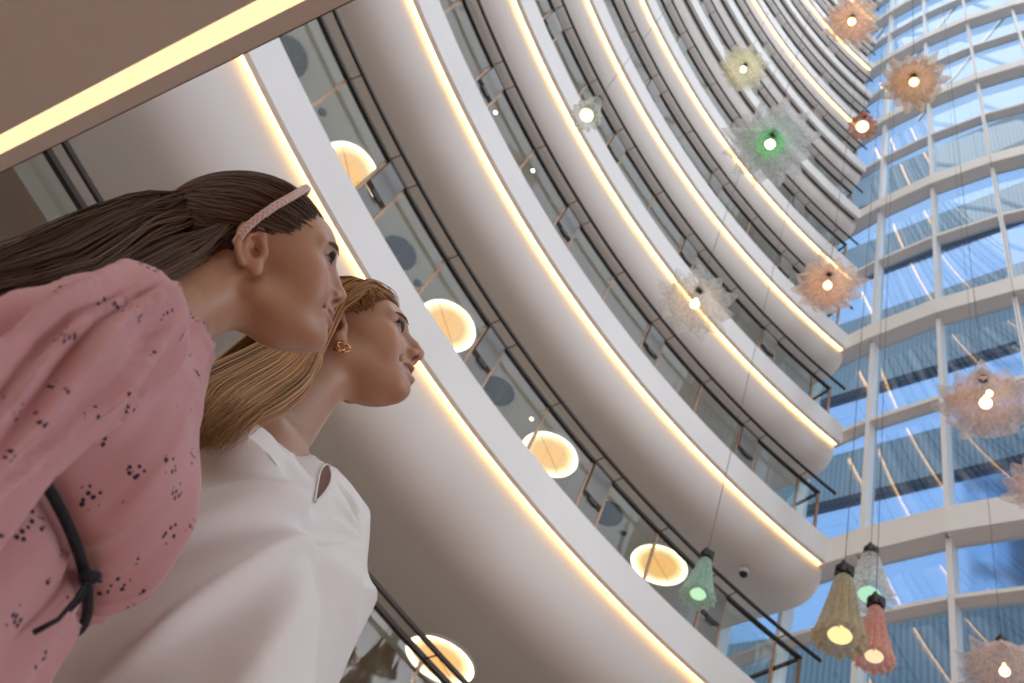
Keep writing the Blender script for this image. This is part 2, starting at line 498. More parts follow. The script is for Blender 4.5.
def surface_nets(fn, lo, hi, h):
    lo = np.array(lo, float); hi = np.array(hi, float)
    n = np.ceil((hi - lo) / h).astype(int) + 1
    ax = [lo[i] + h * np.arange(n[i]) for i in range(3)]
    G = np.stack(np.meshgrid(*ax, indexing='ij'), -1)
    F = np.empty(n)
    for i in range(n[0]): F[i] = fn(G[i].reshape(-1, 3)).reshape(n[1], n[2])
    S = F < 0
    c = [(a, b, d) for a in (0, 1) for b in (0, 1) for d in (0, 1)]
    sl = lambda A, o: A[o[0]:A.shape[0] - 1 + o[0], o[1]:A.shape[1] - 1 + o[1], o[2]:A.shape[2] - 1 + o[2]]
    cnt = sum(sl(S, o).astype(int) for o in c)
    act = (cnt > 0) & (cnt < 8)
    I = np.argwhere(act)
    pos = np.zeros((len(I), 3)); num = np.zeros(len(I))
    for a in c:
        for d in range(3):
            if a[d]: continue
            b = list(a); b[d] = 1
            fa = sl(F, a)[act]; fb = sl(F, tuple(b))[act]
            m = (fa < 0) != (fb < 0)
            t = fa[m] / (fa[m] - fb[m])
            p = np.tile(np.array(a, float), (m.sum(), 1)); p[:, d] = t
            pos[m] += p; num[m] += 1
    V = lo + h * (I + pos / num[:, None])
    idx = -np.ones(act.shape, int); idx[act] = np.arange(len(I))
    faces = []
    for d in range(3):
        u, v = (d + 1) % 3, (d + 2) % 3
        s0 = [slice(1, n[i] - 1) for i in range(3)]; s0[d] = slice(0, n[d] - 1)
        s1 = list(s0); s1[d] = slice(1, n[d])
        A = S[tuple(s0)]; B = S[tuple(s1)]
        for sgn in (0, 1):
            E = np.argwhere((A & ~B) if sgn == 0 else (~A & B))
            if not len(E): continue
            E = E + np.array([s.start for s in s0])
            q = []
            for (du, dv) in ((-1, -1), (0, -1), (0, 0), (-1, 0)):
                o = E.copy(); o[:, u] += du; o[:, v] += dv
                q.append(idx[o[:, 0], o[:, 1], o[:, 2]])
            q = np.stack(q, 1)
            faces.append(q if sgn == 0 else q[:, ::-1])
    return V, np.concatenate(faces)
_lat = np.random.RandomState(3).rand(32, 32, 32)
def vnoise(P):
    i = np.floor(P).astype(int); f = P - i; f = f * f * (3 - 2 * f); r = 0
    for a in (0, 1):
        for b in (0, 1):
            for c in (0, 1):
                w = (f[:, 0] if a else 1 - f[:, 0]) * (f[:, 1] if b else 1 - f[:, 1]) * (f[:, 2] if c else 1 - f[:, 2])
                r = r + w * _lat[(i[:, 0] + a) % 32, (i[:, 1] + b) % 32, (i[:, 2] + c) % 32]
    return r
def gauss(x, s): return np.exp(-(x / s) ** 2)
def vnormals(V, F):
    n = np.zeros_like(V)
    a = V[F[:, 2]] - V[F[:, 0]]; b = V[F[:, 3]] - V[F[:, 1]]; c = np.cross(a, b)
    for i in range(4): np.add.at(n, F[:, i], c)
    return n / (np.linalg.norm(n, axis=1, keepdims=True) + 1e-12)
def colattr(o, cols):
    a = o.data.color_attributes.new('Col', 'FLOAT_COLOR', 'POINT')
    c = np.ones((len(o.data.vertices), 4), np.float32); c[:, :3] = cols
    a.data.foreach_set('color', c.ravel())

# ------------------------------------------------------------------ materials of people
def vcol_mat(name, rough, sss=0, bump=0, bscale=400, sheen=0, spec=.5, aniso=False):
    m, nt, out = nodes(name)
    p = nt.nodes.new('ShaderNodeBsdfPrincipled'); nt.links.new(p.outputs[0], out.inputs[0])
    at = nt.nodes.new('ShaderNodeVertexColor'); at.layer_name = 'Col'
    tc = nt.nodes.new('ShaderNodeTexCoord'); no = nt.nodes.new('ShaderNodeTexNoise')
    no.inputs['Scale'].default_value = bscale; no.inputs['Detail'].default_value = 3
    nt.links.new(tc.outputs['Object'], no.inputs['Vector'])
    mx = nt.nodes.new('ShaderNodeMixRGB'); mx.blend_type = 'MULTIPLY'; mx.inputs[0].default_value = .18
    nt.links.new(at.outputs[0], mx.inputs[1]); nt.links.new(no.outputs['Color'], mx.inputs[2])
    nt.links.new(mx.outputs[0], p.inputs['Base Color'])
    p.inputs['Roughness'].default_value = rough; p.inputs['Specular IOR Level'].default_value = spec
    p.inputs['Sheen Weight'].default_value = sheen
    if sss:
        p.inputs['Subsurface Weight'].default_value = sss; p.inputs['Subsurface Radius'].default_value = (1, .35, .2)
        p.inputs['Subsurface Scale'].default_value = .005
    if bump:
        b = nt.nodes.new('ShaderNodeBump'); b.inputs['Strength'].default_value = bump; b.inputs['Distance'].default_value = .001
        nt.links.new(no.outputs['Fac'], b.inputs['Height']); nt.links.new(b.outputs[0], p.inputs['Normal'])
    return m
M['skin'] = vcol_mat('skin', .42, .25, .15, 500)
M['hair'] = vcol_mat('hair', .48, 0, 0, 80, spec=.4)
M['eye'] = vcol_mat('eye', .22, 0, 0, 50, spec=.7)
M['lash'] = pbr('lash', (.02, .013, .01), .6)
M['teeth'] = pbr('teeth', (.72, .68, .60), .25)
M['gold'] = pbr('earring_gold', (.75, .45, .22), .22, 1)
M['belt'] = pbr('navy_cord', (.012, .013, .022), .7, bump=.6, bscale=500)
M['band_pink'] = pbr('hairband_satin', (.72, .52, .48), .35, sheen=.3)
M['white_cloth'] = pbr('white_crepe', (.84, .82, .81), .55, var=.01, scale=6, bump=.04, bscale=700, sheen=.25, spec=.3)
M['trouser'] = pbr('beige_trouser', (.45, .40, .35), .8, bump=.2, bscale=400)
M['shoe'] = pbr('shoe', (.25, .18, .14), .5)
def pink_cloth():
    m, nt, out = nodes('pink_print_cotton')
    p = nt.nodes.new('ShaderNodeBsdfPrincipled'); nt.links.new(p.outputs[0], out.inputs[0])
    p.inputs['Roughness'].default_value = .75; p.inputs['Sheen Weight'].default_value = .2; p.inputs['Specular IOR Level'].default_value = .2
    tc = nt.nodes.new('ShaderNodeTexCoord')
    at = nt.nodes.new('ShaderNodeAttribute'); at.attribute_name = 'rest'
    big = nt.nodes.new('ShaderNodeTexVoronoi'); big.inputs['Scale'].default_value = 30; big.inputs['Randomness'].default_value = .8
    sm = nt.nodes.new('ShaderNodeTexVoronoi'); sm.inputs['Scale'].default_value = 165; sm.inputs['Randomness'].default_value = .7
    for v in (big, sm): nt.links.new(tc.outputs['Object'], v.inputs['Vector'])
    lt = nt.nodes.new('ShaderNodeMath'); lt.operation = 'LESS_THAN'; lt.inputs[1].default_value = .30
    nt.links.new(big.outputs['Distance'], lt.inputs[0])
    l2 = nt.nodes.new('ShaderNodeMath'); l2.operation = 'LESS_THAN'; l2.inputs[1].default_value = .34
    nt.links.new(sm.outputs['Distance'], l2.inputs[0])
    mu = nt.nodes.new('ShaderNodeMath'); mu.operation = 'MULTIPLY'
    nt.links.new(lt.outputs[0], mu.inputs[0]); nt.links.new(l2.outputs[0], mu.inputs[1])
    no = nt.nodes.new('ShaderNodeTexNoise'); no.inputs['Scale'].default_value = 14
    nt.links.new(tc.outputs['Object'], no.inputs['Vector'])
    rp = nt.nodes.new('ShaderNodeValToRGB'); rp.color_ramp.elements[0].color = (.52, .262, .268, 1); rp.color_ramp.elements[1].color = (.58, .305, .31, 1)
    nt.links.new(no.outputs['Fac'], rp.inputs[0])
    mx = nt.nodes.new('ShaderNodeMixRGB'); mx.inputs[2].default_value = (.025, .018, .035, 1)
    nt.links.new(mu.outputs[0], mx.inputs[0]); nt.links.new(rp.outputs[0], mx.inputs[1]); nt.links.new(mx.outputs[0], p.inputs['Base Color'])
    n2 = nt.nodes.new('ShaderNodeTexNoise'); n2.inputs['Scale'].default_value = 500
    nt.links.new(tc.outputs['Object'], n2.inputs['Vector'])
    b = nt.nodes.new('ShaderNodeBump'); b.inputs['Strength'].default_value = .10; b.inputs['Distance'].default_value = .001
    nt.links.new(n2.outputs['Fac'], b.inputs['Height']); nt.links.new(b.outputs[0], p.inputs['Normal'])
    return m
M['pink'] = pink_cloth()

def rotm(yaw, pitch, roll):
    cy, sy = math.cos(yaw), math.sin(yaw); cp, sp = math.cos(pitch), math.sin(pitch); cr, sr = math.cos(roll), math.sin(roll)
    return np.array([[cy, -sy, 0], [sy, cy, 0], [0, 0, 1]]) @ np.array([[cp, 0, -sp], [0, 1, 0], [sp, 0, cp]]) @ np.array([[1, 0, 0], [0, cr, -sr], [0, sr, cr]])

# ------------------------------------------------------------------ head
GIRL = dict(forehead=.004, nose=.94, tipx=.117, brow=.5, jaw=.94, lip=.9, cheek=1.05, nas=.0955, top=-.008)
WOM = dict(forehead=0, nose=1.0, tipx=.121, brow=.7, jaw=1.0, lip=1.0, cheek=1.0, nas=.095, top=-.017)
def head_sdf(P, K, smile_open):
    Q = P.copy(); Q[:, 1] = np.abs(Q[:, 1])
    j = K['jaw']
    d = ell(P, (-.006, 0, .046), (.098, .074, .075 + K['top']))
    d = smin(d, ell(P, (.034, 0, .050 + .3 * K['top']), (.062 + K['forehead'], .062, .052 + .7 * K['top'])), .02)
    d = smin(d, ell(P, (.042, 0, .000), (.051, .058, .080)), .02)
    d = smin(d, ell(P, (.046, 0, -.038), (.049, .046 * j, .048)), .02)
    d = smin(d, cap(Q, (.002, .050 * j, -.042), (.072, .014, -.071), .016, .0145), .022)
    d = smin(d, sph(P, (.081, 0, -.0745), .0145), .012)
    d = smin(d, ell(P, (.03, 0, -.056), (.050, .038 * j, .020)), .018)
    d = smin(d, ell(Q, (.058, .043, -.002), (.024, .018, .017)), .018)
    d = smin(d, sph(Q, (.064, .033, -.026), .021 * K['cheek']), .018)
    # brow and eye sockets
    d = smin(d, cap(Q, (.0895, .010, .033), (.074, .046, .036), .0075 * (.6 + .5 * K['brow']), .006), .012)
    d = ssub(d, ell(Q, (.0985, .0325, .0195), (.0155, .0185, .0135)), .012)
    # nose
    d = smin(d, ell(P, (.086, 0, .004), (.020, .0125, .026)), .012)
    t = K['tipx']; s = K['nose']
    d = smin(d, chain(P, [(K['nas'] - .008, 0, .030), (.1035 * s + .0055, 0, .006), (t - .0085, 0, -.0095)], [.0065, .0072, .0085]), .009)
    d = smin(d, sph(P, (t - .0085, 0, -.0105), .0088), .005)
    d = smin(d, ell(Q, (t - .022, .0105, -.0155), (.0125, .0075, .0080)), .007)
    d = smin(d, cap(P, (t - .010, 0, -.017), (.098, 0, -.026), .0045, .0055), .006)
    d = ssub(d, ell(Q, (t - .0155, .0068, -.0215), (.0070, .0036, .0050)), .002)
    # lips
    L = K['lip']
    up = chain(Q, [(.0995, 0, -.0375), (.0945, .012, -.0385), (.0770 - .002 * smile_open, .0300 + .001 * smile_open, -.0390 + .0006 * smile_open)], [.0056 * L, .0052 * L, .0035])
    d = smin(d, up, .005)
    lo = chain(Q, [(.0980, 0, -.0520 - .0065 * smile_open), (.0930, .012, -.0510 - .0062 * smile_open), (.0770 - .002 * smile_open, .0292 + .001 * smile_open, -.0408)], [.0060 * L, .0057 * L, .0035])
    d = smin(d, lo, .005)
    if smile_open:
        d = ssub(d, ell(Q, (.0915, .0, -.0462), (.019, .0265, .0064)), .003)
    else:
        d = ssub(d, chain(Q, [(.1045, 0, -.0448), (.0975, .0135, -.0443), (.0800, .0305, -.0395)], [.0016, .0016, .0014]), .003)
    d = ssub(d, sph(Q, (.0815, .0335, -.0392), .0035), .006)
    d = ssub(d, cap(Q, (.098, .017, -.017), (.084, .034, -.043), .0015, .001), .008)      # smile fold
    # lids
    ec = (.0765, .0325, .0190)
    d = smin(d, sph(Q, ec, .0137), .004)
    d = ssub(d, ell(Q, (.0915, .0335, .0186), (.013, .0135, .0035)), .0018)
    d = smin(d, cap(Q, (.0905, .021, .0245), (.0815, .046, .0225), .0016, .0016), .003)   # upper lid fold
    # ears
    e0 = np.array((-.008, .0705, .002))
    ea = d * 0 + 1
    pts = []
    for i in range(15):
        a = rad(-60 + 295 * i / 14)
        x = -math.sin(a - rad(0)) * .0 ; 
        pts.append(e0 + np.array([.0165 * math.cos(a) - .004, .006 - .007 * math.cos(a) + .004 * math.sin(a), .0285 * math.sin(a)]))
    ea = chain(Q, pts, [.0036] * 5 + [.0042] * 6 + [.0038] * 4)
    plate = ell(Q, e0 + np.array((-.004, .004, -.001)), (.0165, .0055, .0270))
    ea = smin(ea, plate, .004)
    ea = ssub(ea, ell(Q, e0 + np.array((.001, .0085, -.004)), (.0090, .0085, .0125)), .0025)
    ea = ssub(ea, ell(Q, e0 + np.array((-.004, .009, .014)), (.0075, .0055, .0085)), .0025)
    ea = smin(ea, chain(Q, [e0 + np.array(v) for v in ((-.010, .0075, -.016), (-.0125, .0085, -.002), (-.008, .0085, .012), (.0, .006, .017))], [.003, .0032, .003, .002]), .003)
    ea = smin(ea, ell(Q, e0 + np.array((.004, .001, -.026)), (.0085, .0048, .0095)), .006)       # lobe
    ea = smin(ea, ell(Q, e0 + np.array((.0125, .002, -.005)), (.0045, .0045, .0065)), .004)      # tragus
    d = smin(d, ea, .004)
    return d

def skin_colours(Vh, base, lip, blush, K, smile_open=0):
    Q = Vh.copy(); Q[:, 1] = np.abs(Q[:, 1])
    c = np.tile(np.array(base), (len(Vh), 1))
    def mix(mask, col): 
        nonlocal c
        m = np.clip(mask, 0, 1)[:, None]; c = c * (1 - m) + np.array(col) * m
    g = lambda ctr, r: np.exp(-(((Q - np.array(ctr)) / np.array(r)) ** 2).sum(1))
    mix(.55 * g((.075, .040, -.015), (.03, .02, .02)), blush)
    mix(.35 * g((.115, 0, -.012), (.012, .014, .012)), blush)
    mix(.45 * g((-.012, .08, .003), (.02, .012, .03)), blush)
    dl = chain(Q, [(.1005, 0, -.0395), (.095, .012, -.040), (.083, .026, -.0425)], [.0062, .0055, .002])
    dm = chain(Q, [(.1, 0, -.0525), (.0945, .012, -.0515), (.083, .0255, -.0435)], [.0066, .006, .002])
    mix(.85 * np.clip(.5 - np.minimum(dl, dm) / .002, 0, 1) * (Q[:, 0] > .078), lip)
    mix(.9 * (ell(Q, (.087, .0, -.0462), (.0165, .0245, .0060)) < 0) * smile_open, (.12, .03, .03))
    mix(.75 * g((K['tipx'] - .0150, .0068, -.0185), (.0055, .003, .0045)), (.10, .035, .025))
    mix(.25 * g((.085, .034, .026), (.012, .014, .004)), (.30, .15, .11))
    return c

class Figure:
    """body frame: x forward, y left, z up, origin midway between the ears"""
    def __init__(s, O, yaw, hyaw, hpitch, hroll, scale, size):
        s.O = np.array(O) * size + np.array([0, 0, ZC]); s.yaw = yaw; s.size = size
        s.B = rotm(yaw, 0, 0); s.H = rotm(yaw, 0, 0).T @ rotm(hyaw, hpitch, hroll); s.s = scale
        s.floor = -s.O[2] / size
    def h2b(s, p): return (np.atleast_2d(p) * s.s) @ s.H.T
    def b2h(s, P): return (P @ s.H) / s.s
    def world(s, P): return np.atleast_2d(P) @ s.B.T + s.O
    # every mesh is stored in the body frame; the person object carries the placement
    def place(s, o):
        o.location = s.O; o.rotation_euler = (0, 0, s.yaw); o.scale = (s.size,) * 3

def hand_pts(side):
    """relaxed hanging hand, wrist at origin, fingers towards -z, palm facing the thigh (towards -y*side), x forward"""
    fing = []
    for i, (x, L, b) in enumerate([(.030, .070, .02), (.010, .078, .03), (-.010, .072, .04), (-.029, .056, .055)]):
        p = [(x * .8, 0, -.075), (x, 0, -.098), (x * 1.05, -side * (.012 + b * .2), -.098 - L * .48), (x * 1.05, -side * (.026 + b * .45), -.098 - L * .78), (x * 1.0, -side * (.038 + b * .6), -.098 - L * .98)]
        fing.append((p, [.0105, .0095, .0088, .0080, .0066]))
    th = ([(.022, 0, -.018), (.042, -side * .012, -.045), (.052, -side * .022, -.072), (.053, -side * .030, -.098)], [.015, .0125, .0105, .008])
    return fing, th
def hand_sdf(P, side):
    f, th = hand_pts(side)
    d = smin(ell(P, (0, 0, -.058), (.043, .0155, .052)), cap(P, (0, 0, .03), (0, 0, -.02), .026, .022), .02)
    for p, r in f: d = smin(d, chain(P, p, r), .006)
    return smin(d, chain(P, th[0], th[1]), .010)

def join_meshes(parts):
    V = []; F = []; n = 0
    for v, f in parts:
        V.append(v); F.append(f + n); n += len(v)
    return np.concatenate(V), np.concatenate(F)

def make_body(fig, K, smile, neck, torso, limbs, hands, base, lip, blush, name, label):
    s = fig.s
    def fine(P):
        d = head_sdf(fig.b2h(P), K, smile) * s
        d = smin(d, neck(P), .022 * s)
        return d
    lo = np.array([-.15, -.16, -.20]) * s; hi = np.array([.17, .16, .17]) * s
    lo[2] = -.215 * s
    Vf, Ff = surface_nets(fine, lo, hi, .0024)
    nh = len(Vf)
    parts = [(Vf, Ff)]
    z0 = fig.floor
    parts.append(surface_nets(lambda P: smin(smin(torso(P), neck(P), .03), limbs(P), .03), (-.34, -.42, z0 + .0), (.42, .42, -.12), .016))
    for (w, side, ang) in hands:
        a = rotm(0, ang, 0)
        v, f = surface_nets(lambda P: hand_sdf(P / (.92 * s + .08 * 0), side) * s, (-.08, -.09, -.21), (.09, .09, .05), .004)
        parts.append((v @ a.T + np.array(w), f))
    V, F = join_meshes(parts)
    o = mesh_obj(name, V, F, M['skin'])
    cols = np.tile(np.array(base), (len(V), 1)); cols[:nh] = skin_colours(fig.b2h(Vf), base, lip, blush, K, smile)
    colattr(o, cols)
    tag(o, label, 'person')
    fig.place(o)
    return o

def eyes(fig, body, look, iris):
    for sy in (-1, 1):
        c = np.array((.0765, .0325 * sy, .0190)); r = .0122
        n = 24; v = []; f = []
        look = np.array(look) / np.linalg.norm(look)
        for i in range(n + 1):
            for j in range(n):
                a = PI * i / n; b = 2 * PI * j / n
                v.append((math.cos(a), math.sin(a) * math.cos(b), math.sin(a) * math.sin(b)))
        v = np.array(v); ang = np.arccos(np.clip(v[:, 0], -1, 1))
        cols = np.tile(np.array((.40, .36, .33)), (len(v), 1))
        cols[ang < .58] = iris; cols[ang < .26] = (.01, .01, .01); cols[(ang < .60) & (ang > .50)] = np.array(iris) * .4
        for i in range(n):
            for j in range(n):
                a = i * n + j; b = i * n + (j + 1) % n
                f.append((a, b, b + n, a + n))
        up = np.array((0, 0, 1.)); y = np.cross(up, look); y /= np.linalg.norm(y); z = np.cross(look, y)
        R = np.stack([look, y, z], 1)
        v = v.copy(); v[:, 0] *= 1 + .06 * (ang < .55)
        o = mesh_obj('eye', fig.h2b(v @ R.T * r + c), f, M['eye'], body); colattr(o, cols)

def surf_x(K, sm, y, z):
    xs = np.linspace(.05, .13, 161); d = head_sdf(np.stack([xs, xs * 0 + y, xs * 0 + z], 1), K, sm)
    i = np.where(d < 0)[0]
    return xs[i[-1]] if len(i) else .09
def lashes_brows(fig, body, K, browcol, sm=0):
    for sy in (-1, 1):
        mb = MB()
        pts = [(.0893, .0205 * sy, .0190), (.0908, .027 * sy, .0232), (.0895, .034 * sy, .0243), (.0850, .041 * sy, .0222), (.0800, .0465 * sy, .0185)]
        mb.tube(fig.h2b(pts), [.0006, .0010, .0012, .0012, .0008], 6)
        rnd = random.Random(5)
        for i in range(26):
            t = i / 25 * (len(pts) - 1); a = min(int(t), len(pts) - 2); u = t - a
            p = np.array(pts[a]) * (1 - u) + np.array(pts[a + 1]) * u
            d = np.array((.006, (.001 + .004 * t / 4) * sy, .0045)) * (.7 + .5 * t / 4)
            mb.tube(fig.h2b([p, p + d * .55 + (0, 0, -.0004), p + d + (0, 0, .0012)]), [.00042, .0003, .0001], 4)
        mb.build('eyelash', M['lash'], body, True)
        mb = MB()
        for i in range(80):
            t = rnd.random(); w = (1 - t * .6)
            x = .0965 - .004 * t - .0225 * t ** 2; y = (.012 + .033 * t) * sy; z = .0420 + .0040 * math.sin(t * 2.6) - .007 * t
            z += rnd.uniform(-.0038, .0038) * w; x = surf_x(K, sm, y, z) + .0012
            p = np.array((x, y, z))
            e_ = np.array((0, .007 * sy, .0035 - .005 * t)) * rnd.uniform(.7, 1.1); e_[0] = surf_x(K, sm, y + e_[1], z + e_[2]) + .0014 - x
            mb.tube(fig.h2b([p, p + e_ * .5 + (.0010, 0, .0004), p + e_]), [.0004, .0006, .0002], 4)
        mb.build('eyebrow', browcol, body, True)

def strands(name, paths, widths, cols, body, mat, sides=5, flat=1.0):
    """each path an (n,3) array; joined into one hair mesh with a colour per lock"""
    V = []; F = []; C = []; n0 = 0
    for P, w, c in zip(paths, widths, cols):
        P = np.asarray(P); n = len(P)
        T = np.gradient(P, axis=0); T /= np.linalg.norm(T, axis=1, keepdims=True) + 1e-9
        ref = np.array((.3, .9, .1)); 
        U = np.cross(T, ref); U /= np.linalg.norm(U, axis=1, keepdims=True) + 1e-9
        W = np.cross(T, U)
        t = np.linspace(0, 1, n); r = w * np.minimum(1, np.minimum(t * 8 + .35, (1 - t) * 3.0 + .06))
        ring = []
        for k in range(sides):
            a = 2 * PI * k / sides
            ring.append(P + U * (math.cos(a) * r)[:, None] + W * (math.sin(a) * r * flat)[:, None])
        R = np.stack(ring, 1).reshape(-1, 3); V.append(R)
        i = np.arange(n - 1)[:, None] * sides + np.arange(sides)[None]; j = np.arange(n - 1)[:, None] * sides + (np.arange(sides)[None] + 1) % sides
        F.append(np.stack([i, j, j + sides, i + sides], -1).reshape(-1, 4) + n0)
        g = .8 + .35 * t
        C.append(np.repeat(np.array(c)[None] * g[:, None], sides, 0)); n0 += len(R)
    o = mesh_obj(name, np.concatenate(V), np.concatenate(F), mat, body)
    colattr(o, np.concatenate(C))
    return o
def crom(pts, n):
    pts = np.asarray(pts, float); p = np.vstack([2 * pts[0] - pts[1], pts, 2 * pts[-1] - pts[-2]]); out = []
    m = len(pts) - 1
    for u in np.linspace(0, m - 1e-6, n):
        i = int(u); t = u - i; a, b, c, d = p[i:i + 4]
        out.append(.5 * (2 * b + (c - a) * t + (2 * a - 5 * b + 4 * c - d) * t * t + (3 * b - a - 3 * c + d) * t ** 3))
    return np.array(out)

# ================================================================== the girl
G = Figure((-.2922, .7449, .7663), rad(-5), -.0731, .5417, .4130, .92, .95)
gz = G.floor
def g_neck(P): return smin(chain(P, [(-.022, .0, -.030), (-.030, 0, -.10), (-.030, 0, -.19)], [.050, .047, .055]), ell(P, (-.02, 0, -.235), (.055, .09, .04)), .03)
def g_torso(P):
    d = ell(P, (-.010, 0, -.31), (.072, .110, .11))
    d = smin(d, ell(P, (.0, 0, -.42), (.075, .105, .12)), .05)
    d = smin(d, ell(P, (-.005, 0, -.56), (.085, .125, .10)), .05)
    return smin(d, cap(P, (-.01, -.105, -.262), (-.01, .105, -.255), .036), .03)
def g_limbs(P):
    Q = P.copy(); Q[:, 1] = np.abs(Q[:, 1])
    d = chain(P, [(.018, -.122, -.258), (.010, -.150, -.44), (.075, -.155, -.615)], [.036, .030, .021])
    d = np.minimum(d, chain(P, [(-.015, .105, -.262), (-.075, .105, -.42), (-.125, .02, -.545)], [.036, .030, .021]))
    d = smin(d, chain(Q, [(0, .058, -.56), (.005, .062, -.86), (-.01, .064, gz + .06)], [.066, .046, .030]), .02)
    return np.minimum(d, smin(cap(Q, (-.02, .064, gz + .035), (.11, .078, gz + .028), .032, .026), sph(Q, (-.02, .064, gz + .04), .035), .02))
girl = make_body(G, GIRL, 0, g_neck, g_torso, g_limbs, [((.075, -.155, -.61), -1, rad(20)), ((-.125, .02, -.54), 1, rad(-20))],
                 (.52, .295, .195), (.46, .17, .15), (.55, .22, .15), 'person', 'girl in pink print dress with long brown hair, gazing upward')
eyes(G, girl, (1, -.55, .10), (.06, .035, .022))
M['brow_dark'] = pbr('brow_brown', (.12, .068, .045), .6)
M['brow_fair'] = pbr('brow_fair', (.16, .085, .045), .6)
lashes_brows(G, girl, GIRL, M['brow_dark'])

# dress: blouse top with sleeves bloused over a cord belt, skirt below
def g_dress(P):
    d = ell(P, (-.005, 0, -.300), (.088, .120, .12))
    d = smin(d, cap(P, (.012, -.108, -.245), (-.02, .100, -.248), .048), .03)
    d = smin(d, cap(P, (-.016, 0, -.165), (-.005, 0, -.235), .062, .085), .02)      # collar stand
    d = smin(d, ell(P, (.042, 0, -.350), (.098, .115, .10)), .05)      # bloused front
    d = smin(d, ell(P, (.0, 0, -.385), (.105, .122, .075)), .03)
    return d
def belt_z(x): return -.405 - .28 * (x - .05)
def g_sleeve(P):
    r_ = chain(P, [(.016, -.125, -.250), (.022, -.146, -.34), (.030, -.156, -.47), (.075, -.158, -.60)], [.048, .049, .050, .043], .02)
    l_ = chain(P, [(-.015, .105, -.255), (-.070, .108, -.42), (-.115, .03, -.53)], [.046, .050, .042], .02)
    return np.minimum(r_, l_)
def g_skirt(P):
    d = None
    x, y, z = P[:, 0], P[:, 1], P[:, 2]
    t = np.clip((-.40 - z) / .5, 0, 1)
    a = .088 + .10 * t; b = .105 + .05 * t
    ang = np.arctan2(y / b, (x - .022) / a)
    r = np.sqrt(((x - .022) / a) ** 2 + (y / b) ** 2)
    w = 1 + (.035 + .05 * t) * np.sin(ang * 11 + 2 * np.sin(ang * 3))
    d = (r - w) * np.minimum(a, b) * .8
    return np.maximum(d, np.maximum(z - (belt_z(x)), -.95 - z))
def g_cloth(P):
    top = np.maximum(g_dress(P), (belt_z(P[:, 0]) - .004) - P[:, 2])
    waist = np.maximum(ell(P, (.020, 0, -.42), (.092, .112, .12)), P[:, 2] + .36)
    top = smin(top, g_sleeve(P), .007)
    d = np.minimum(smin(top, waist, .010), g_skirt(P))
    d = ssub(d, chain(P, [(-.022, 0, -.06), (-.018, 0, -.205)], [.058, .052]), .003)
    return d
Vd, Fd = surface_nets(g_cloth, (-.28, -.23, -.97), (.30, .20, -.13), .005)
Nn = vnormals(Vd, Fd)
Q = Vd.copy(); Q[:, 1] = np.abs(Q[:, 1])
arm = np.clip(1 - g_sleeve(Vd) / .02, 0, 1)
def ridge(n): return 1 - np.abs(2 * n - 1)
# long creases that run down the sleeve
def crease(n, w=.16): return np.exp(-((n - .5) / w) ** 2)              # sharp where the noise crosses one half
sv = np.clip((-.20 - Vd[:, 2]) / .30, 0, 1.3)
axf = .016 + .014 * np.clip(sv, 0, 1); axl = -(.110 + .05 * np.clip(sv, 0, 1))
th = np.arctan2(Vd[:, 0] - axf, -(Vd[:, 1] - axl))
disp = 0 * th
for th0, slope, w_, A_, s0, s1 in [(-1.35, .9, .10, .006, .05, 1.3), (-.85, .8, .13, .008, .0, 1.3), (-.45, 1.0, .07, .005, .15, 1.1), (-.15, .75, .11, .008, .05, 1.3), (.30, .7, .07, .006, .1, 1.2), (.62, .6, .10, .007, .0, 1.3), (1.15, .2, .10, .006, .1, 1.3), (1.9, .0, .15, .006, .0, 1.3)]:
    dth = np.angle(np.exp(1j * (th - th0 - slope * (sv - .5) - .10 * np.sin(sv * 7 + th0 * 3))))
    disp += arm * 1.6 * A_ * (gauss(dth, w_) - .75 * gauss(dth + 2.0 * w_, w_ * 1.2)) * np.clip((sv - s0) / .2, 0, 1) * np.clip((s1 - sv) / .25, 0, 1)
disp += arm * .006 * (vnoise(np.stack([Vd[:, 0] * 14, Vd[:, 1] * 14 + 7, Vd[:, 2] * 9], 1)) - .5)
# gathers above and below the belt, soft folds on the front
bz = Vd[:, 2] - belt_z(Vd[:, 0]); ang = np.arctan2(Vd[:, 1], Vd[:, 0] - .02)
fr = 1 - arm
disp += fr * .007 * gauss(bz - .015, .05) * (crease(vnoise(np.stack([ang * 6, bz * 7, ang * 0 + 2], 1)), .15) - .3)
disp += fr * (.007 * (vnoise(np.stack([ang * 3.2 + bz * 4, Vd[:, 2] * 6, Vd[:, 0] * 0 + 9], 1)) - .5) + .005 * (crease(vnoise(np.stack([ang * 3.5 + bz * 3, Vd[:, 2] * 4, Vd[:, 0] * 0 + 5], 1)), .12) - .25)) * np.clip((bz - .01) / .04, 0, 1)
disp -= fr * .010 * gauss(bz, .010)
Vd = Vd + Nn * disp[:, None]
dress = mesh_obj('dress', Vd, Fd, M['pink'], girl)
dress['label'] = 'pink cotton dress printed with small dark flower sprigs'
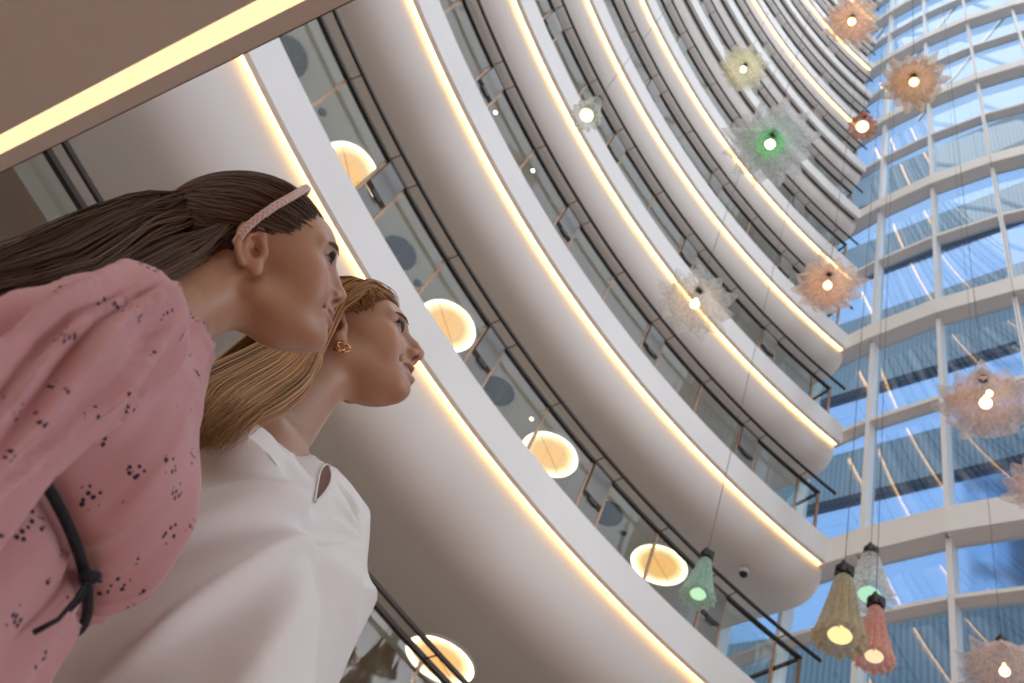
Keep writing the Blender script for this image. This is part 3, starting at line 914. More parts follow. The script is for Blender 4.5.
# placket at the neck and seams
mb = MB()
def bz_pt(a, rx=.096, ry=.117, grow=0):
    x = .020 + (rx + grow) * math.cos(a); y = (ry + grow) * math.sin(a)
    return (x, y, belt_z(x))
ring = [bz_pt(2 * PI * i / 72) for i in range(73)]
mb.tube(ring, .0043, 8)
belt = mb.build('belt', M['belt'], girl, True); belt['label'] = 'dark navy cord belt tied at the waist'
mb = MB()
kx = bz_pt(rad(-22), grow=.006)
k0 = np.array(kx); kk = .62
mb.tube([k0 + kk * np.array(v) for v in ((0, .012, .006), (.008, .004, .004), (.010, -.006, -.004), (.002, -.012, -.010), (-.004, -.004, -.004), (.006, .010, -.010))], [.003, .0042, .005, .005, .0042, .003], 8)
mb.tube([k0 + (.004, -.004, -.008), k0 + (.008, -.006, -.025), k0 + (.010, -.010, -.045), k0 + (.004, -.012, -.062)], [.0020, .0018, .0018, .0022], 6)
mb.tube([k0 + (.004, .004, -.008), k0 + (.006, .008, -.018), k0 + (.004, .012, -.026)], [.0020, .0018, .0018], 6)
mb.build('belt_knot', M['belt'], belt, True)

# hair: swept back from the hairband, falling straight down the back
rs = np.random.RandomState(11)
paths, ws, cs = [], [], []
def cran(u, v, off):
    """point on the skull: u = angle from the forehead (0) over the top to the nape (pi), v = sideways angle"""
    x = math.cos(u) * math.cos(v); z = math.sin(u) * math.cos(v); y = math.sin(v)
    return SKC + (SKR + off) * np.array((x, y, z))
SKC = np.array((-.005, 0, .046)); SKR = np.array((.100, .0765, .078 + GIRL['top']))
HL0 = crom([(.076, 0, .098), (.073, .028, .093), (.064, .050, .080), (.049, .064, .062), (.034, .069, .042), (.012, .0725, .036), (-.014, .074, .034), (-.030, .072, .014), (-.040, .064, -.012), (-.046, .056, -.036), (-.052, .044, -.056)], 101)
def lower(h, t_): return h + np.array((0, 0, 1)) * t_ * np.clip(h[:, 2:3] / .098, 0, 1)
HL = lower(HL0, GIRL['top'])
def sweepback(t, sy, gu, gv, n, off, start=0.0, jit=.004):
    """lock over the skull from hairline station t to a point at the back"""
    p = HL[int(t * 100)] * np.array((1, sy, 1)) + rs.randn(3) * jit
    a = (p - SKC) / SKR; a /= np.linalg.norm(a)
    b = np.array((math.cos(gu) * math.cos(gv), math.sin(gv), math.sin(gu) * math.cos(gv)))
    w = math.acos(np.clip(a @ b, -1, 1)); out = []
    for i in range(n):
        k = start + (1 - start) * i / (n - 1)
        d = (math.sin((1 - k) * w) * a + math.sin(k * w) * b) / math.sin(w)
        out.append(SKC + (SKR + off * min(1, .25 + 2.2 * (k - start * .6))) * d)
    return out
dark = np.array((.105, .054, .028))
for i in range(3300):
    sy = -1 if rs.rand() < .6 else 1
    t = rs.rand() ** .9
    st = 0 if rs.rand() < .55 else rs.rand() * .6
    gv = sy * (.05 + .75 * t * rs.uniform(.6, 1.15)); gu = 2.70 + .60 * t + .12 * rs.randn()
    head = sweepback(t, sy, gu, gv, 8, .004 + .012 * rs.rand(), st)
    hb = [G.h2b(p)[0] for p in head]
    last = hb[-1]; dep = np.clip(1.05 - t * .95 + .16 * rs.randn(), 0, 1.1)
    y1 = last[1] * .9 + rs.uniform(-1, 1) * .02
    e = .012 * rs.randn()
    z1 = last[2]
    f2 = -.066 - .080 * dep; l0 = last[0]
    tail = [(.62 * l0 + .38 * f2 - .004, y1 - .003, z1 - .045), (.25 * l0 + .75 * f2 - .002, y1 * 1.1 - .005, .45 * z1 - .10), (f2, y1 * 1.2 - .006, -.20), (-.094 - .068 * dep + e * .5, y1 * 1.35 - .008, -.30), (-.106 - .060 * dep + e * .6, y1 * 1.45 - .010, -.42), (-.108 - .065 * dep + e, y1 * 1.45 - .010, -.54 - .08 * rs.rand())]
    paths.append(crom(hb + [np.array(v) for v in tail], 26)); ws.append(rs.uniform(.0006, .0015))
    cs.append(dark * rs.uniform(.45, 1.45) * np.array((1, rs.uniform(.92, 1.05), rs.uniform(.85, 1.1))))
for i in range(700):                                     # locks beside the neck, behind the ear
    sy = -1 if rs.rand() < .6 else 1
    t = rs.uniform(.62, 1.0); r_ = rs.rand(); e = .008 * rs.randn()
    h_ = sweepback(t, sy, 3.15, .80 * sy, 10, .007 + .006 * rs.rand(), 0, .004)[:3]
    hb = [G.h2b(p)[0] for p in h_]
    y0 = sy * (.050 + .018 * rs.rand())
    l0 = hb[-1]
    tail = [(.5 * l0[0] + .5 * (-.024 - .040 * r_), .5 * l0[1] + .5 * y0, .5 * l0[2] - .040), (-.026 - .042 * r_, y0, -.085), (-.036 - .045 * r_, y0 * 1.05, -.150), (-.080 - .035 * r_ + e, y0 * 1.15, -.225), (-.112 - .035 * r_ + e, y0 * 1.2, -.32), (-.118 - .035 * r_ + e, y0 * 1.2, -.46)]
    paths.append(crom(hb + [np.array(v) for v in tail], 24)); ws.append(rs.uniform(.0008, .0018))
    cs.append(dark * rs.uniform(.5, 1.3))
for i in range(110):                                     # short wisps at the temple and nape
    sy = -1 if i % 3 else 1
    t = rs.uniform(.3, 1)
    h_ = sweepback(t, sy, 2.8, .5 * sy, 10, .004, 0, .005)[:4]
    paths.append(crom([G.h2b(p)[0] for p in h_], 9)); ws.append(.0008); cs.append(dark * rs.uniform(.7, 1.4))
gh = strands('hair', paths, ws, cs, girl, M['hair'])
# scalp cap under the locks
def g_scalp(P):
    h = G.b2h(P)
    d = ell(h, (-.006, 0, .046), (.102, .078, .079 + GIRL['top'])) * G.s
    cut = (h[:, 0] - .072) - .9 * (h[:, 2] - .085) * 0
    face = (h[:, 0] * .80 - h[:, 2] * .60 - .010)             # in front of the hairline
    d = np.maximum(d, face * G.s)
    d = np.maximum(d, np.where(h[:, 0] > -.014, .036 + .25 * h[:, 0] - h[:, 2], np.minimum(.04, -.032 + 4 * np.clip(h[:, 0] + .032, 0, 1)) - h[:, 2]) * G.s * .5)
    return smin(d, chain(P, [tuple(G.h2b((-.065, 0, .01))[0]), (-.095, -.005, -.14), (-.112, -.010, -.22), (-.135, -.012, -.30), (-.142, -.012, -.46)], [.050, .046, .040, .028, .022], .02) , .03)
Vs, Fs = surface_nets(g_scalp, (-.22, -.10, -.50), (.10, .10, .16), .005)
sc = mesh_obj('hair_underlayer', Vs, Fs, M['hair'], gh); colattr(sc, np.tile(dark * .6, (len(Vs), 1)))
# braided hairband
mb = MB()
bp = []
half = [(.062, 0, .128), (.060, .030, .120), (.049, .056, .098), (.027, .074, .068), (.005, .080, .046), (-.018, .082, .022), (-.032, .080, .000)]
full = [np.array((x_, -y_, z_)) for x_, y_, z_ in half[::-1]] + [np.array(v) for v in half[1:]]
bp = []
for v in crom(full, 41):
    d_ = (v - SKC) / SKR; d_ /= np.linalg.norm(d_); bp.append(G.h2b(SKC + (SKR + .0195) * d_)[0])
bp = np.array(bp)
for ph in (0, 2 * PI / 3, 4 * PI / 3):
    fine = crom(bp, 240); w = []
    for j, p in enumerate(fine):
        a = j * .55 + ph
        tng = fine[min(j + 1, 239)] - fine[max(j - 1, 0)]; tng /= np.linalg.norm(tng)
        o_ = p - G.h2b((-.004, 0, .05))[0]; o_ -= tng * (o_ @ tng); o_ /= np.linalg.norm(o_); sd = np.cross(tng, o_)
        w.append(p + sd * .0025 * math.cos(a) + o_ * .0012 * math.sin(2 * a))
    mb.tube(w, .0023, 6)
hb_ = mb.build('hairband', M['band_pink'], girl, True); hb_['label'] = 'pale pink braided hairband'
# shoes
mb = MB()
for sy in (-1, 1):
    v, f = surface_nets(lambda P: np.maximum(smin(cap(P, (-.02, .07 * sy, gz + .035), (.115, .085 * sy, gz + .028), .038, .031), sph(P, (-.02, .07 * sy, gz + .035), .040), .02), gz - P[:, 2]), (-.08, .07 * sy - .06, gz - .02), (.17, .07 * sy + .08, gz + .10), .006)
    mesh_obj('shoe', v, f, M['shoe'], girl)

# ================================================================== the woman
SLIT0, SLIT1 = (.112, -.062, -.262), (.152, -.115, -.368)
W = Figure((-.2126, 1.0439, 1.0322), rad(-15), -.4234, .4831, .3223, 1.0, 1.06)
wz = W.floor
def W_DROP(y): return .085 * np.clip((-y - .01) / .12, 0, 1) + .014
def w_neck(P): return smin(chain(P, [(-.012, -.005, -.040), (-.012, 0, -.12), (-.010, 0, -.235)], [.052, .051, .060]), ell(P, (.01, 0, -.280), (.085, .12, .055)), .035)
def w_torso(P):
    P = P.copy(); P[:, 2] += W_DROP(P[:, 1]) + .01
    d = ell(P, (.03, 0, -.40), (.105, .135, .17))
    d = smin(d, ell(P, (.03, 0, -.58), (.09, .125, .16)), .06)
    d = smin(d, ell(P, (.02, 0, -.76), (.11, .165, .13)), .06)
    return smin(d, cap(P, (.015, -.115, -.285), (.01, .125, -.285), .046), .04)
def w_limbs(P):
    Q = P.copy(); Q[:, 2] += np.where(P[:, 2] > -.6, W_DROP(P[:, 1]), 0) * 1.0 + .0; Q[:, 1] = np.abs(Q[:, 1])
    d = chain(Q, [(.02, .130, -.30), (.07, .142, -.57), (.16, .145, -.80)], [.045, .036, .025])
    d = smin(d, chain(Q, [(.02, .085, -.78), (.03, .09, -1.16), (.0, .09, wz + .07)], [.085, .056, .036]), .03)
    return np.minimum(d, smin(cap(Q, (-.02, .09, wz + .04), (.15, .11, wz + .03), .036, .028), sph(Q, (-.02, .09, wz + .045), .04), .02))
woman = make_body(W, WOM, 1, w_neck, w_torso, w_limbs, [((.16, -.145, -.795), -1, rad(18)), ((.16, .145, -.795), 1, rad(18))],
                  (.55, .325, .225), (.48, .15, .13), (.58, .25, .17), 'person', 'smiling blonde woman in loose white blouse, looking up beside the girl')
eyes(W, woman, (1, -.50, .12), (.10, .11, .11))
lashes_brows(W, woman, WOM, M['brow_fair'], 1)
mb = MB()
for i in range(-5, 6):
    y = i * .0036; x = .0955 - .9 * abs(y) ** 1.35 * 10 ** .0 * 1.6
    mb.box(W.h2b((x, y, -.0445))[0], (.004, .0034, .0062), [Vector(W.H[:, 0]), Vector(W.H[:, 1]), Vector(W.H[:, 2])])
mb.build('teeth', M['teeth'], woman)

def w_blouse(P):
    P = P.copy(); P[:, 2] = P[:, 2] + W_DROP(P[:, 1])
    x, y, z = P[:, 0], P[:, 1], P[:, 2]
    d = ell(P, (.058, 0, -.355), (.150, .155, .15))
    d = smin(d, cap(P, (.025, -.115, -.290), (.015, .125, -.290), .060), .04)
    # loose body hanging from the bust
    t = np.clip((-.33 - z) / .5, 0, 1)
    a = .152 + .03 * t; b = .152 + .03 * t; cx = .080 + .02 * t
    r = np.sqrt(((x - cx) / a) ** 2 + (y / b) ** 2)
    body = np.maximum((r - 1) * .15, np.maximum(z + .37, -.88 - z))
    d = smin(d, body, .07)
    # wide sleeves
    Q = P.copy(); Q[:, 1] = np.abs(y)
    u = np.clip((-.27 - z) / .5, 0, 1)
    sx = .057 + .125 * np.clip(u * 1.5, 0, 1); ca = .072 + .070 * np.clip(u * 1.6, 0, 1); cb = .054 + .016 * u; cy = .128 + .020 * u
    r = np.sqrt(((x - sx) / ca) ** 2 + ((Q[:, 1] - cy) / cb) ** 2)
    sl = np.maximum((r - 1) * .060, np.maximum(z + .285, -.80 - z))
    sl = smin(sl, ell(Q, (.045, .126, -.298), (.073, .056, .052)), .03)
    d = smin(d, sl, .008)
    # neckline: wide oval opening, and the slit below it
    hole = np.sqrt(((x - .020) / .080) ** 2 + (y / .088) ** 2) - 1
    d = ssub(d, np.maximum(hole * .08, -.36 - z), .005)
    return d
Vb, Fb = surface_nets(w_blouse, (-.16, -.25, -.92), (.34, .25, -.18), .0055)
Nb = vnormals(Vb, Fb)
x, y, z = Vb[:, 0], Vb[:, 1], Vb[:, 2]
# creases fanning out from the bust towards the elbow
cxp, czp = .205, -.33
dx = x - cxp; dz = z - czp; rr = np.hypot(dx, dz); an = np.arctan2(dz, dx)
near_side = 1 / (1 + np.exp((y + .02) * 60))
def fold(n, w): return np.exp(-((n - .5) / w) ** 2)
wave = fold(vnoise(np.stack([an * 3.6 + 3, rr * 2.2, y * 0 + 1], 1)), .17)
disp = near_side * .022 * np.clip(rr / .10, 0, 1) * (wave - .4) * np.clip((.40 - rr) / .1, .35, 1)
disp += .008 * (vnoise(np.stack([x * 7 + 3, y * 6, z * 5], 1)) - .5)
disp += (1 - near_side) * .005 * (fold(vnoise(np.stack([x * 16, y * 16, z * 3], 1)), .15) - .4)
sa, sb = np.array(SLIT0), np.array(SLIT1)
tt_ = np.clip(((Vb - sa) @ (sb - sa)) / ((sb - sa) @ (sb - sa)), 0, 1)
disp *= np.clip((np.linalg.norm(Vb - sa - tt_[:, None] * (sb - sa), axis=1) - .015) / .04, 0, 1)
Vb = Vb + Nb * disp[:, None]
bl = mesh_obj('blouse', Vb, Fb, M['white_cloth'], woman)
bl['label'] = 'loose white crepe blouse with a small slit at the neckline'
# the slit: a slim patch on the cloth, skin colour darkened for shade, bound with a narrow edge
from mathutils.bvhtree import BVHTree
tree = BVHTree.FromPolygons([tuple(v) for v in Vb], [tuple(f) for f in Fb])
def on_blouse(p, off):
    h_, n_, i_, d_ = tree.find_nearest(Vector(p))
    if n_.dot(Vector((.3, -1, .1))) < 0: n_ = -n_
    return np.array(h_ + n_ * off)
sa, sb = np.array(SLIT0), np.array(SLIT1)
L_, R_, vv, ff = [], [], [], []
cc = [on_blouse(sa * (1 - i / 24) + sb * (i / 24), 0) for i in range(25)]
for _ in range(60): cc = [cc[0]] + [(cc[i - 1] + cc[i] * 2 + cc[i + 1]) / 4 for i in range(1, 24)] + [cc[24]]
ns_ = [on_blouse(c_, .01) - on_blouse(c_, 0) for c_ in cc]; nav = sum(n_ / np.linalg.norm(n_) for n_ in ns_); nav /= np.linalg.norm(nav)
for i in range(25):
    t = i / 24; c_ = cc[i]; w_ = .0080 * math.sin(PI * t ** .8) ** .9 + .0004
    tg_ = cc[min(i + 1, 24)] - cc[max(i - 1, 0)]; tg_ /= np.linalg.norm(tg_)
    nn2 = nav
    ax_ = np.cross(tg_, nn2)
    pl, pr_ = c_ - ax_ * w_, c_ + ax_ * w_
    L_.append(pl + nn2 * .0022); R_.append(pr_ + nn2 * .0022); vv += [pl + nn2 * .0020, c_ + nn2 * .0016, pr_ + nn2 * .0020]
for i in range(24):
    for j in range(2): ff.append((i * 3 + j, i * 3 + j + 1, i * 3 + j + 4, i * 3 + j + 3))
sk = mesh_obj('neck_slit', vv, ff, pbr('shaded_skin', (.16, .075, .05), .7), bl); sk['label'] = 'slim slit patch on the white blouse, skin tone darkened for shade'
mb = MB(); mb.tube(L_, .0014, 6); mb.tube(R_, .0014, 6); mb.build('slit_binding', M['white_cloth'], sk, True)
# trousers and shoes
def w_trs(P):
    Q = P.copy(); Q[:, 1] = np.abs(Q[:, 1])
    d = ell(P, (.02, 0, -.80), (.125, .18, .12))
    return smin(d, chain(Q, [(.02, .088, -.80), (.03, .092, -1.16), (.01, .095, wz + .06)], [.100, .080, .075]), .04)
Vt, Ft = surface_nets(w_trs, (-.16, -.24, wz + .03), (.2, .24, -.66), .012)
mesh_obj('trousers', Vt, Ft, M['trouser'], woman)
for sy in (-1, 1):
    v, f = surface_nets(lambda P: np.maximum(smin(cap(P, (-.02, .09 * sy, wz + .04), (.155, .11 * sy, wz + .03), .042, .034), sph(P, (-.02, .09 * sy, wz + .04), .045), .02), wz - P[:, 2]), (-.09, .09 * sy - .07, wz - .02), (.22, .09 * sy + .10, wz + .11), .007)
    mesh_obj('shoe', v, f, M['shoe'], woman)

SKR = np.array((.100, .0765, .078 + WOM['top'])); HL = lower(HL0, WOM['top'])
# hair: parted on top, sweeping back past the ear and over the near shoulder
paths, ws, cs = [], [], []
fair = np.array((.41, .215, .078))
def whair(n, sy):
    for i in range(n):
        t = rs.rand(); st = 0 if rs.rand() < .6 else .5 * rs.rand()
        if t > .72: t *= .72
        gv = sy * (.45 + .60 * t); gu = 2.35 + .50 * t
        hb = [W.h2b(p)[0] for p in sweepback(t, sy, gu, gv, 8, .003 + .010 * rs.rand(), st, .003)]
        b = np.clip(.10 + 1.0 * t + .16 * rs.randn(), 0, 1); r_ = rs.rand(); l0 = hb[-1]
        if sy < 0:
            # outer curve (b = 0) to the lock nearest the ear (b = 1)
            m1 = np.array((-.052 + .068 * b, -.078 - .022 * r_, -.095 - .020 * b))
            m2 = np.array((-.055 + .085 * b, -.098 - .028 * r_, -.190))
            m3 = np.array((-.055 + .098 * b, -.125 - .035 * r_, -.275))
            m4 = np.array((-.040 + .092 * b, -.165 - .030 * r_, -.345))
            tip = np.array((-.002 + .060 * b + .008 * rs.randn(), -.196 - .022 * r_, -.418 - .030 * rs.rand() + .030 * abs(b - .4)))
            tail = [m1, m2, m3, m4, tip]
        else:
            tail = [np.array((-.07 + .04 * b, .085 + .02 * r_, -.10)), np.array((-.075 + .05 * b, .10 + .03 * r_, -.20)), np.array((-.07 + .06 * b, .12 + .03 * r_, -.32))]
        paths.append(crom(hb + tail, 32)); ws.append(rs.uniform(.0008, .0019))
        cs.append(fair * rs.uniform(.45, 1.4) * np.array((1, rs.uniform(.92, 1.03), rs.uniform(.8, 1.1))))
whair(1700, -1); whair(300, 1)
for i in range(800):                                     # front locks sweeping over the ear
    t = .42 * rs.rand(); r_ = rs.rand(); a_ = rs.rand(); e = .004 * rs.randn(3)
    p0 = HL[int(t * 100)] * np.array((1, -1, 1)) + rs.randn(3) * .002
    da = (p0 - SKC) / SKR; da /= np.linalg.norm(da); db = np.array((.06 - .24 * a_, -.97, -.30)); db /= np.linalg.norm(db)
    dm = (np.array((.046 - .030 * a_, -.062, .070)) - SKC) / SKR; dm /= np.linalg.norm(dm); hp = []
    for k_ in np.linspace(0, 1, 8):
        A_, B_, kk_ = (da, dm, k_ * 2) if k_ < .5 else (dm, db, k_ * 2 - 1)
        d3 = A_ * (1 - kk_) + B_ * kk_; d3 /= np.linalg.norm(d3)
        hp.append(SKC + (SKR + .003 + (.011 + .006 * r_) * k_) * d3)
    hp.append(np.array((-.016 - .024 * a_, -.094 - .006 * r_, -.026)))
    hb = [W.h2b(np.array(v) + e)[0] for v in hp]
    b = np.clip(1.0 - .55 * a_ + .10 * rs.randn(), 0, 1.1)
    tail = [np.array((-.052 + .085 * b, -.100 - .028 * r_, -.190)), np.array((-.055 + .100 * b, -.128 - .035 * r_, -.275)), np.array((-.040 + .092 * b, -.165 - .030 * r_, -.345)), np.array((-.002 + .060 * b + .008 * rs.randn(), -.196 - .022 * r_, -.410 - .03 * rs.rand()))]
    paths.append(crom(hb + tail, 34)); ws.append(rs.uniform(.0007, .0017))
    cs.append(fair * rs.uniform(.55, 1.5) * np.array((1, rs.uniform(.92, 1.03), rs.uniform(.8, 1.1))))
for i in range(200):                                     # back of the head
    v = rs.uniform(-.9, .9); hb = [W.h2b(cran(u, v, .012 + .006 * rs.rand()))[0] for u in np.linspace(1.0, 2.9, 6)]
    paths.append(crom(hb + [np.array((-.105, v * .08, -.12)), np.array((-.10, v * .10, -.24)), np.array((-.095, v * .11, -.36))], 22)); ws.append(.0025); cs.append(fair * rs.uniform(.4, .9))
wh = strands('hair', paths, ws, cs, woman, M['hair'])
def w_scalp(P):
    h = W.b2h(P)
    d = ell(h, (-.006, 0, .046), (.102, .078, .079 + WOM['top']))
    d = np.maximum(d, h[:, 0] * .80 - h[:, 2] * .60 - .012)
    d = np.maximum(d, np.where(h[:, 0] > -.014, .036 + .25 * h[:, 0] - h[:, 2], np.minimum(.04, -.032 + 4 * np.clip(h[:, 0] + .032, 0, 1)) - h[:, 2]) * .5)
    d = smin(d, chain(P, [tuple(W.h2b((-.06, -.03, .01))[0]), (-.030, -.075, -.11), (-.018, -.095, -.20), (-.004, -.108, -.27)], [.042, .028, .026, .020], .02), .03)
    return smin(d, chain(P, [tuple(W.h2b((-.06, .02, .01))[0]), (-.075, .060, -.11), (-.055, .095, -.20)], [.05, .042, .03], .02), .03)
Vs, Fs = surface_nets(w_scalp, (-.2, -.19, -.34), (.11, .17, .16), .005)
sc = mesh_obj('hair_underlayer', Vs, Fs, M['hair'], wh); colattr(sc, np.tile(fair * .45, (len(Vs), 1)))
# earrings: open knot of gold wire
for sy in (-1,):
    mb = MB(); c0 = W.h2b((.0, .078 * sy, -.044))[0]
    pts = []
    for i in range(61):
        a = 2 * PI * i / 60 * 2
        r = .0085 + .0035 * math.cos(1.5 * a)
        pts.append(c0 + np.array((r * math.cos(a), sy * .002 * math.sin(1.5 * a), r * math.sin(a))))
    mb.tube(pts, .0016, 8)
    mb.tube([W.h2b((.0, .076 * sy, -.030))[0], c0 + (0, 0, .011)], .001, 6)
    o = mb.build('earring', M['gold'], woman, True); o['label'] = 'gold wire knot earring'
# ================================================================== pendants
def fabric(name, col, dens=.55, glow=None):
    m, nt, out = nodes(name)
    d = nt.nodes.new('ShaderNodeBsdfDiffuse'); d.inputs[0].default_value = col
    t = nt.nodes.new('ShaderNodeBsdfTranslucent'); t.inputs[0].default_value = col
    tr = nt.nodes.new('ShaderNodeBsdfTransparent')
    m1 = nt.nodes.new('ShaderNodeMixShader'); m1.inputs[0].default_value = .5
    nt.links.new(d.outputs[0], m1.inputs[1]); nt.links.new(t.outputs[0], m1.inputs[2])
    tc = nt.nodes.new('ShaderNodeTexCoord'); no = nt.nodes.new('ShaderNodeTexNoise'); no.inputs['Scale'].default_value = 22; no.inputs['Detail'].default_value = 5
    nt.links.new(tc.outputs['Object'], no.inputs['Vector'])
    mr = nt.nodes.new('ShaderNodeMapRange'); mr.inputs['To Min'].default_value = dens - .22; mr.inputs['To Max'].default_value = min(1, dens + .22)
    mr.inputs['From Min'].default_value = .3; mr.inputs['From Max'].default_value = .7
    nt.links.new(no.outputs['Fac'], mr.inputs['Value'])
    m2 = nt.nodes.new('ShaderNodeMixShader'); nt.links.new(mr.outputs[0], m2.inputs[0])
    nt.links.new(tr.outputs[0], m2.inputs[1]); nt.links.new(m1.outputs[0], m2.inputs[2])
    nt.links.new(m2.outputs[0], out.inputs[0])
    return m
UC = np.array([908.6, -313.6])
def px_ray(px):
    d = np.array([px[0] - 512, px[1] - 341.5, 932.5])
    return np.array([d @ RTV, d @ HDV, d @ UPV])
def lamp_at(px, dist):
    """point at the given horizontal distance from the hall's viewing spot"""
    d = px_ray(px); d *= dist / math.hypot(d[0], d[1])
    return (d[0], d[1], d[2] + ZC)
ROOFZ = ZF(NTIER - 1) + 2.2

def pendant_common(t, ztop, bulbz, bulbcol, bulbstr, bulbr=.055, capw=.10, flat=1.0):
    mb = MB()
    mb.box((0, 0, ztop + .06), (capw, capw, .11))
    for i in range(8):
        a = i * PI / 4; mb.box((math.cos(a) * capw * .55, math.sin(a) * capw * .55, ztop + .03 + .035 * (i % 3)), (.03, .03, .05))
    mb.tube([(0, 0, ztop - .03), (0, 0, ztop + .03)], .035, 10)
    mb.build('socket', M['cap'], t)
    c = MB(); c.tube([(0, 0, ztop + .1), (0, 0, ROOFZ - t.location.z)], .0035, 6); c.build('cable', M['cable'], t, True)
    b = MB(); b.lathe([(.0005, -1), (.5, -.86), (.9, -.4), (1, 0), (.86, .5), (.5, .95), (.3, 1.5), (.28, 1.9)], 20, fn=lambda r, z, q: (r * bulbr, bulbz + z * bulbr * flat))
    b.build('bulb', emitter('bulb_' + t.name, bulbcol, bulbstr), t, True)

def cone_pendant(px, dist, H, R, mat, label, bulb=(1, .72, .35, 1), bs=5, core=None, tilt=0):
    t = empty('pendant_lamp', label, 'pendant lamp', lamp_at(px, dist), 'pleated cone pendants')
    n = 120; npl = 13
    prof = [(.26, .50), (.36, .46), (.47, .28), (.58, .06), (.70, -.16), (.80, -.34), (.90, -.45), (1.0, -.50)]
    def fn(r, z, q):
        w = math.cos(npl * q); k = (.5 - z)
        rr = r * R * (1 + .20 * (k + .25) * (abs(math.cos(npl * q / 2)) * 2 - 1.2) + .02 * math.sin(5 * q)); zz = z * H
        if z < -.44: zz += -.018 * H * (w > 0) - .02 * H * math.sin(7 * q + 1) - .02 * H * w
        return rr, zz
    a = MB(); a.lathe(prof, n, fn=fn)
    a.build('shade', mat, t, True)
    b = MB()
    b.lathe([(.93, -.47), (1.06, -.52), (1.02, -.57)], n, fn=lambda r, z, q: (r * R * (1 + .09 * math.cos(npl * q + 1)), z * H + .025 * H * math.sin(npl * 2 * q)))
    b.build('ruffle', mat, t, True)
    if core is not None:
        c = MB(); c.lathe([(.16, .46), (.22, .3), (.30, .0), (.36, -.2)], 40, fn=lambda r, z, q: (r * R * (1 + .08 * math.cos(9 * q)), z * H)); c.build('inner_sleeve', core, t, True)
    pendant_common(t, .5 * H, -.47 * H, bulb, bs * .36, .50 * R, .12, flat=.45)
    return t

def star_pendant(px, dist, R, H, mat, label, npts=13, bulb=(1, .55, .22, 1), bs=9, core=None, seed=0, layers=2, bulb2=False):
    t = empty('pendant_lamp', label, 'pendant lamp', lamp_at(px, dist), 'starburst pendants')
    rs_ = random.Random(seed)
    ph = [rs_.uniform(.85, 1.12) for _ in range(npts * 2)]
    n = npts * 12
    for L in range(layers):
        RL = R * (1 - .22 * L); HL = H * (1 - .12 * L); off = PI / npts * L
        def fn(r, z, q):
            u = ((q + off) * npts / (2 * PI)) % 1; i = int((q + off) * npts / (2 * PI)) % npts
            tri = 1 - abs(2 * u - 1)                       # 1 on a ridge, 0 in a valley
            k = r ** 1.6
            rr = r * (1 - .27 * k * (1 - tri)) * (1 + (ph[i] - 1) * k * tri)
            zz = z + .16 * k * (tri - .5) + .10 * k * (ph[(i * 3) % npts] - 1)
            return rr * RL, zz * HL
        a = MB(); a.lathe([(.10, .5), (.20, .46), (.34, .30), (.50, .10), (.66, -.06), (.82, -.18), (.93, -.22), (1.0, -.22)], n, fn=fn)
        a.build('shade' if L == 0 else 'inner_shade', mat, t, True)
    if core is not None:
        c = MB(); c.lathe([(.06, .40), (.16, .2), (.24, -.05), (.30, -.25)], 60, fn=lambda r, z, q: (r * R * (1 + .22 * math.cos(9 * q)), z * H)); c.build('core', core, t, True)
    pendant_common(t, .5 * H, -.20 * H, bulb, bs, .060, .10)
    if bulb2:
        b = MB(); b.lathe([(.0005, -1), (.8, -.6), (1, 0), (.8, .6), (.0005, 1)], 16, c=(.06, 0, .16 * H), fn=lambda r, z, q: (r * .035, z * .035)); b.build('second_bulb', emitter('bulb2_' + t.name, (1, .8, .45, 1), 5), t, True)
    return t

F_yel = fabric('fabric_olive', (.55, .51, .40, 1), .86)
F_pink = fabric('fabric_coral', (.80, .50, .43, 1), .88)
F_grn = fabric('fabric_mint', (.55, .70, .64, 1), .82)
F_clr = fabric('fabric_clear', (.72, .74, .73, 1), .55)
F_org = fabric('fabric_orange', (.76, .61, .47, 1), .80)
F_peach = fabric('fabric_peach', (.86, .70, .60, 1), .72)
F_silv = fabric('fabric_silver', (.74, .73, .70, 1), .50)
F_gry = fabric('fabric_frost', (.70, .74, .76, 1), .64)
F_mauve = fabric('fabric_mauve', (.70, .60, .57, 1), .62)
F_cream = fabric('fabric_cream', (.88, .86, .66, 1), .62)
F_brz = fabric('fabric_copper', (.55, .28, .20, 1), .8)
G_core = fabric('glow_green', (.25, .72, .38, 1), .55)
G_teal = fabric('glow_teal', (.25, .75, .55, 1), .7)
G_yel = fabric('glow_yellow', (.95, .72, .20, 1), .8)

cone_pendant((842, 606), 6.5, .68, .20, F_yel, 'olive yellow pleated cone pendant, frontmost of the lower right cluster', (1, .74, .34, 1), 3.4, G_yel)
cone_pendant((875, 632), 7.3, .60, .165, F_pink, 'coral pink pleated cone pendant, lowest of the lower right cluster', (1, .72, .42, 1), 3, F_pink)
cone_pendant((870, 575), 8.2, .62, .24, F_clr, 'pale translucent cone pendant with mint glow, behind the olive one', (.55, 1, .7, 1), 2.2, F_clr)
cone_pendant((702, 577), 8.4, .56, .185, F_grn, 'mint green pleated cone pendant hanging before the lowest tier', (.62, 1, .62, 1), 2.4, G_teal)
cone_pendant((592, 108), 5.9, .62, .20, F_clr, 'small grey cone pendant with pale yellow bulb near the top middle', (1, 1, .55, 1), 5)
cone_pendant((863, 121), 6.9, .62, .23, F_brz, 'small copper coloured pendant where the tiers meet the glass wall', (1, .72, .40, 1), 8)
star_pendant((914, 80), 4.5, .45, .40, F_org, 'orange starburst pendant high up before the glass wall', 14, bs=5, seed=1)
star_pendant((852, 20), 4.4, .47, .42, F_peach, 'dusty peach starburst pendant at the very top edge', 13, bs=7, seed=2)
star_pendant((828, 282), 7.0, .52, .50, F_peach, 'peach starburst pendant in front of the fourth lit tier\'s end', 12, bs=7, seed=3)
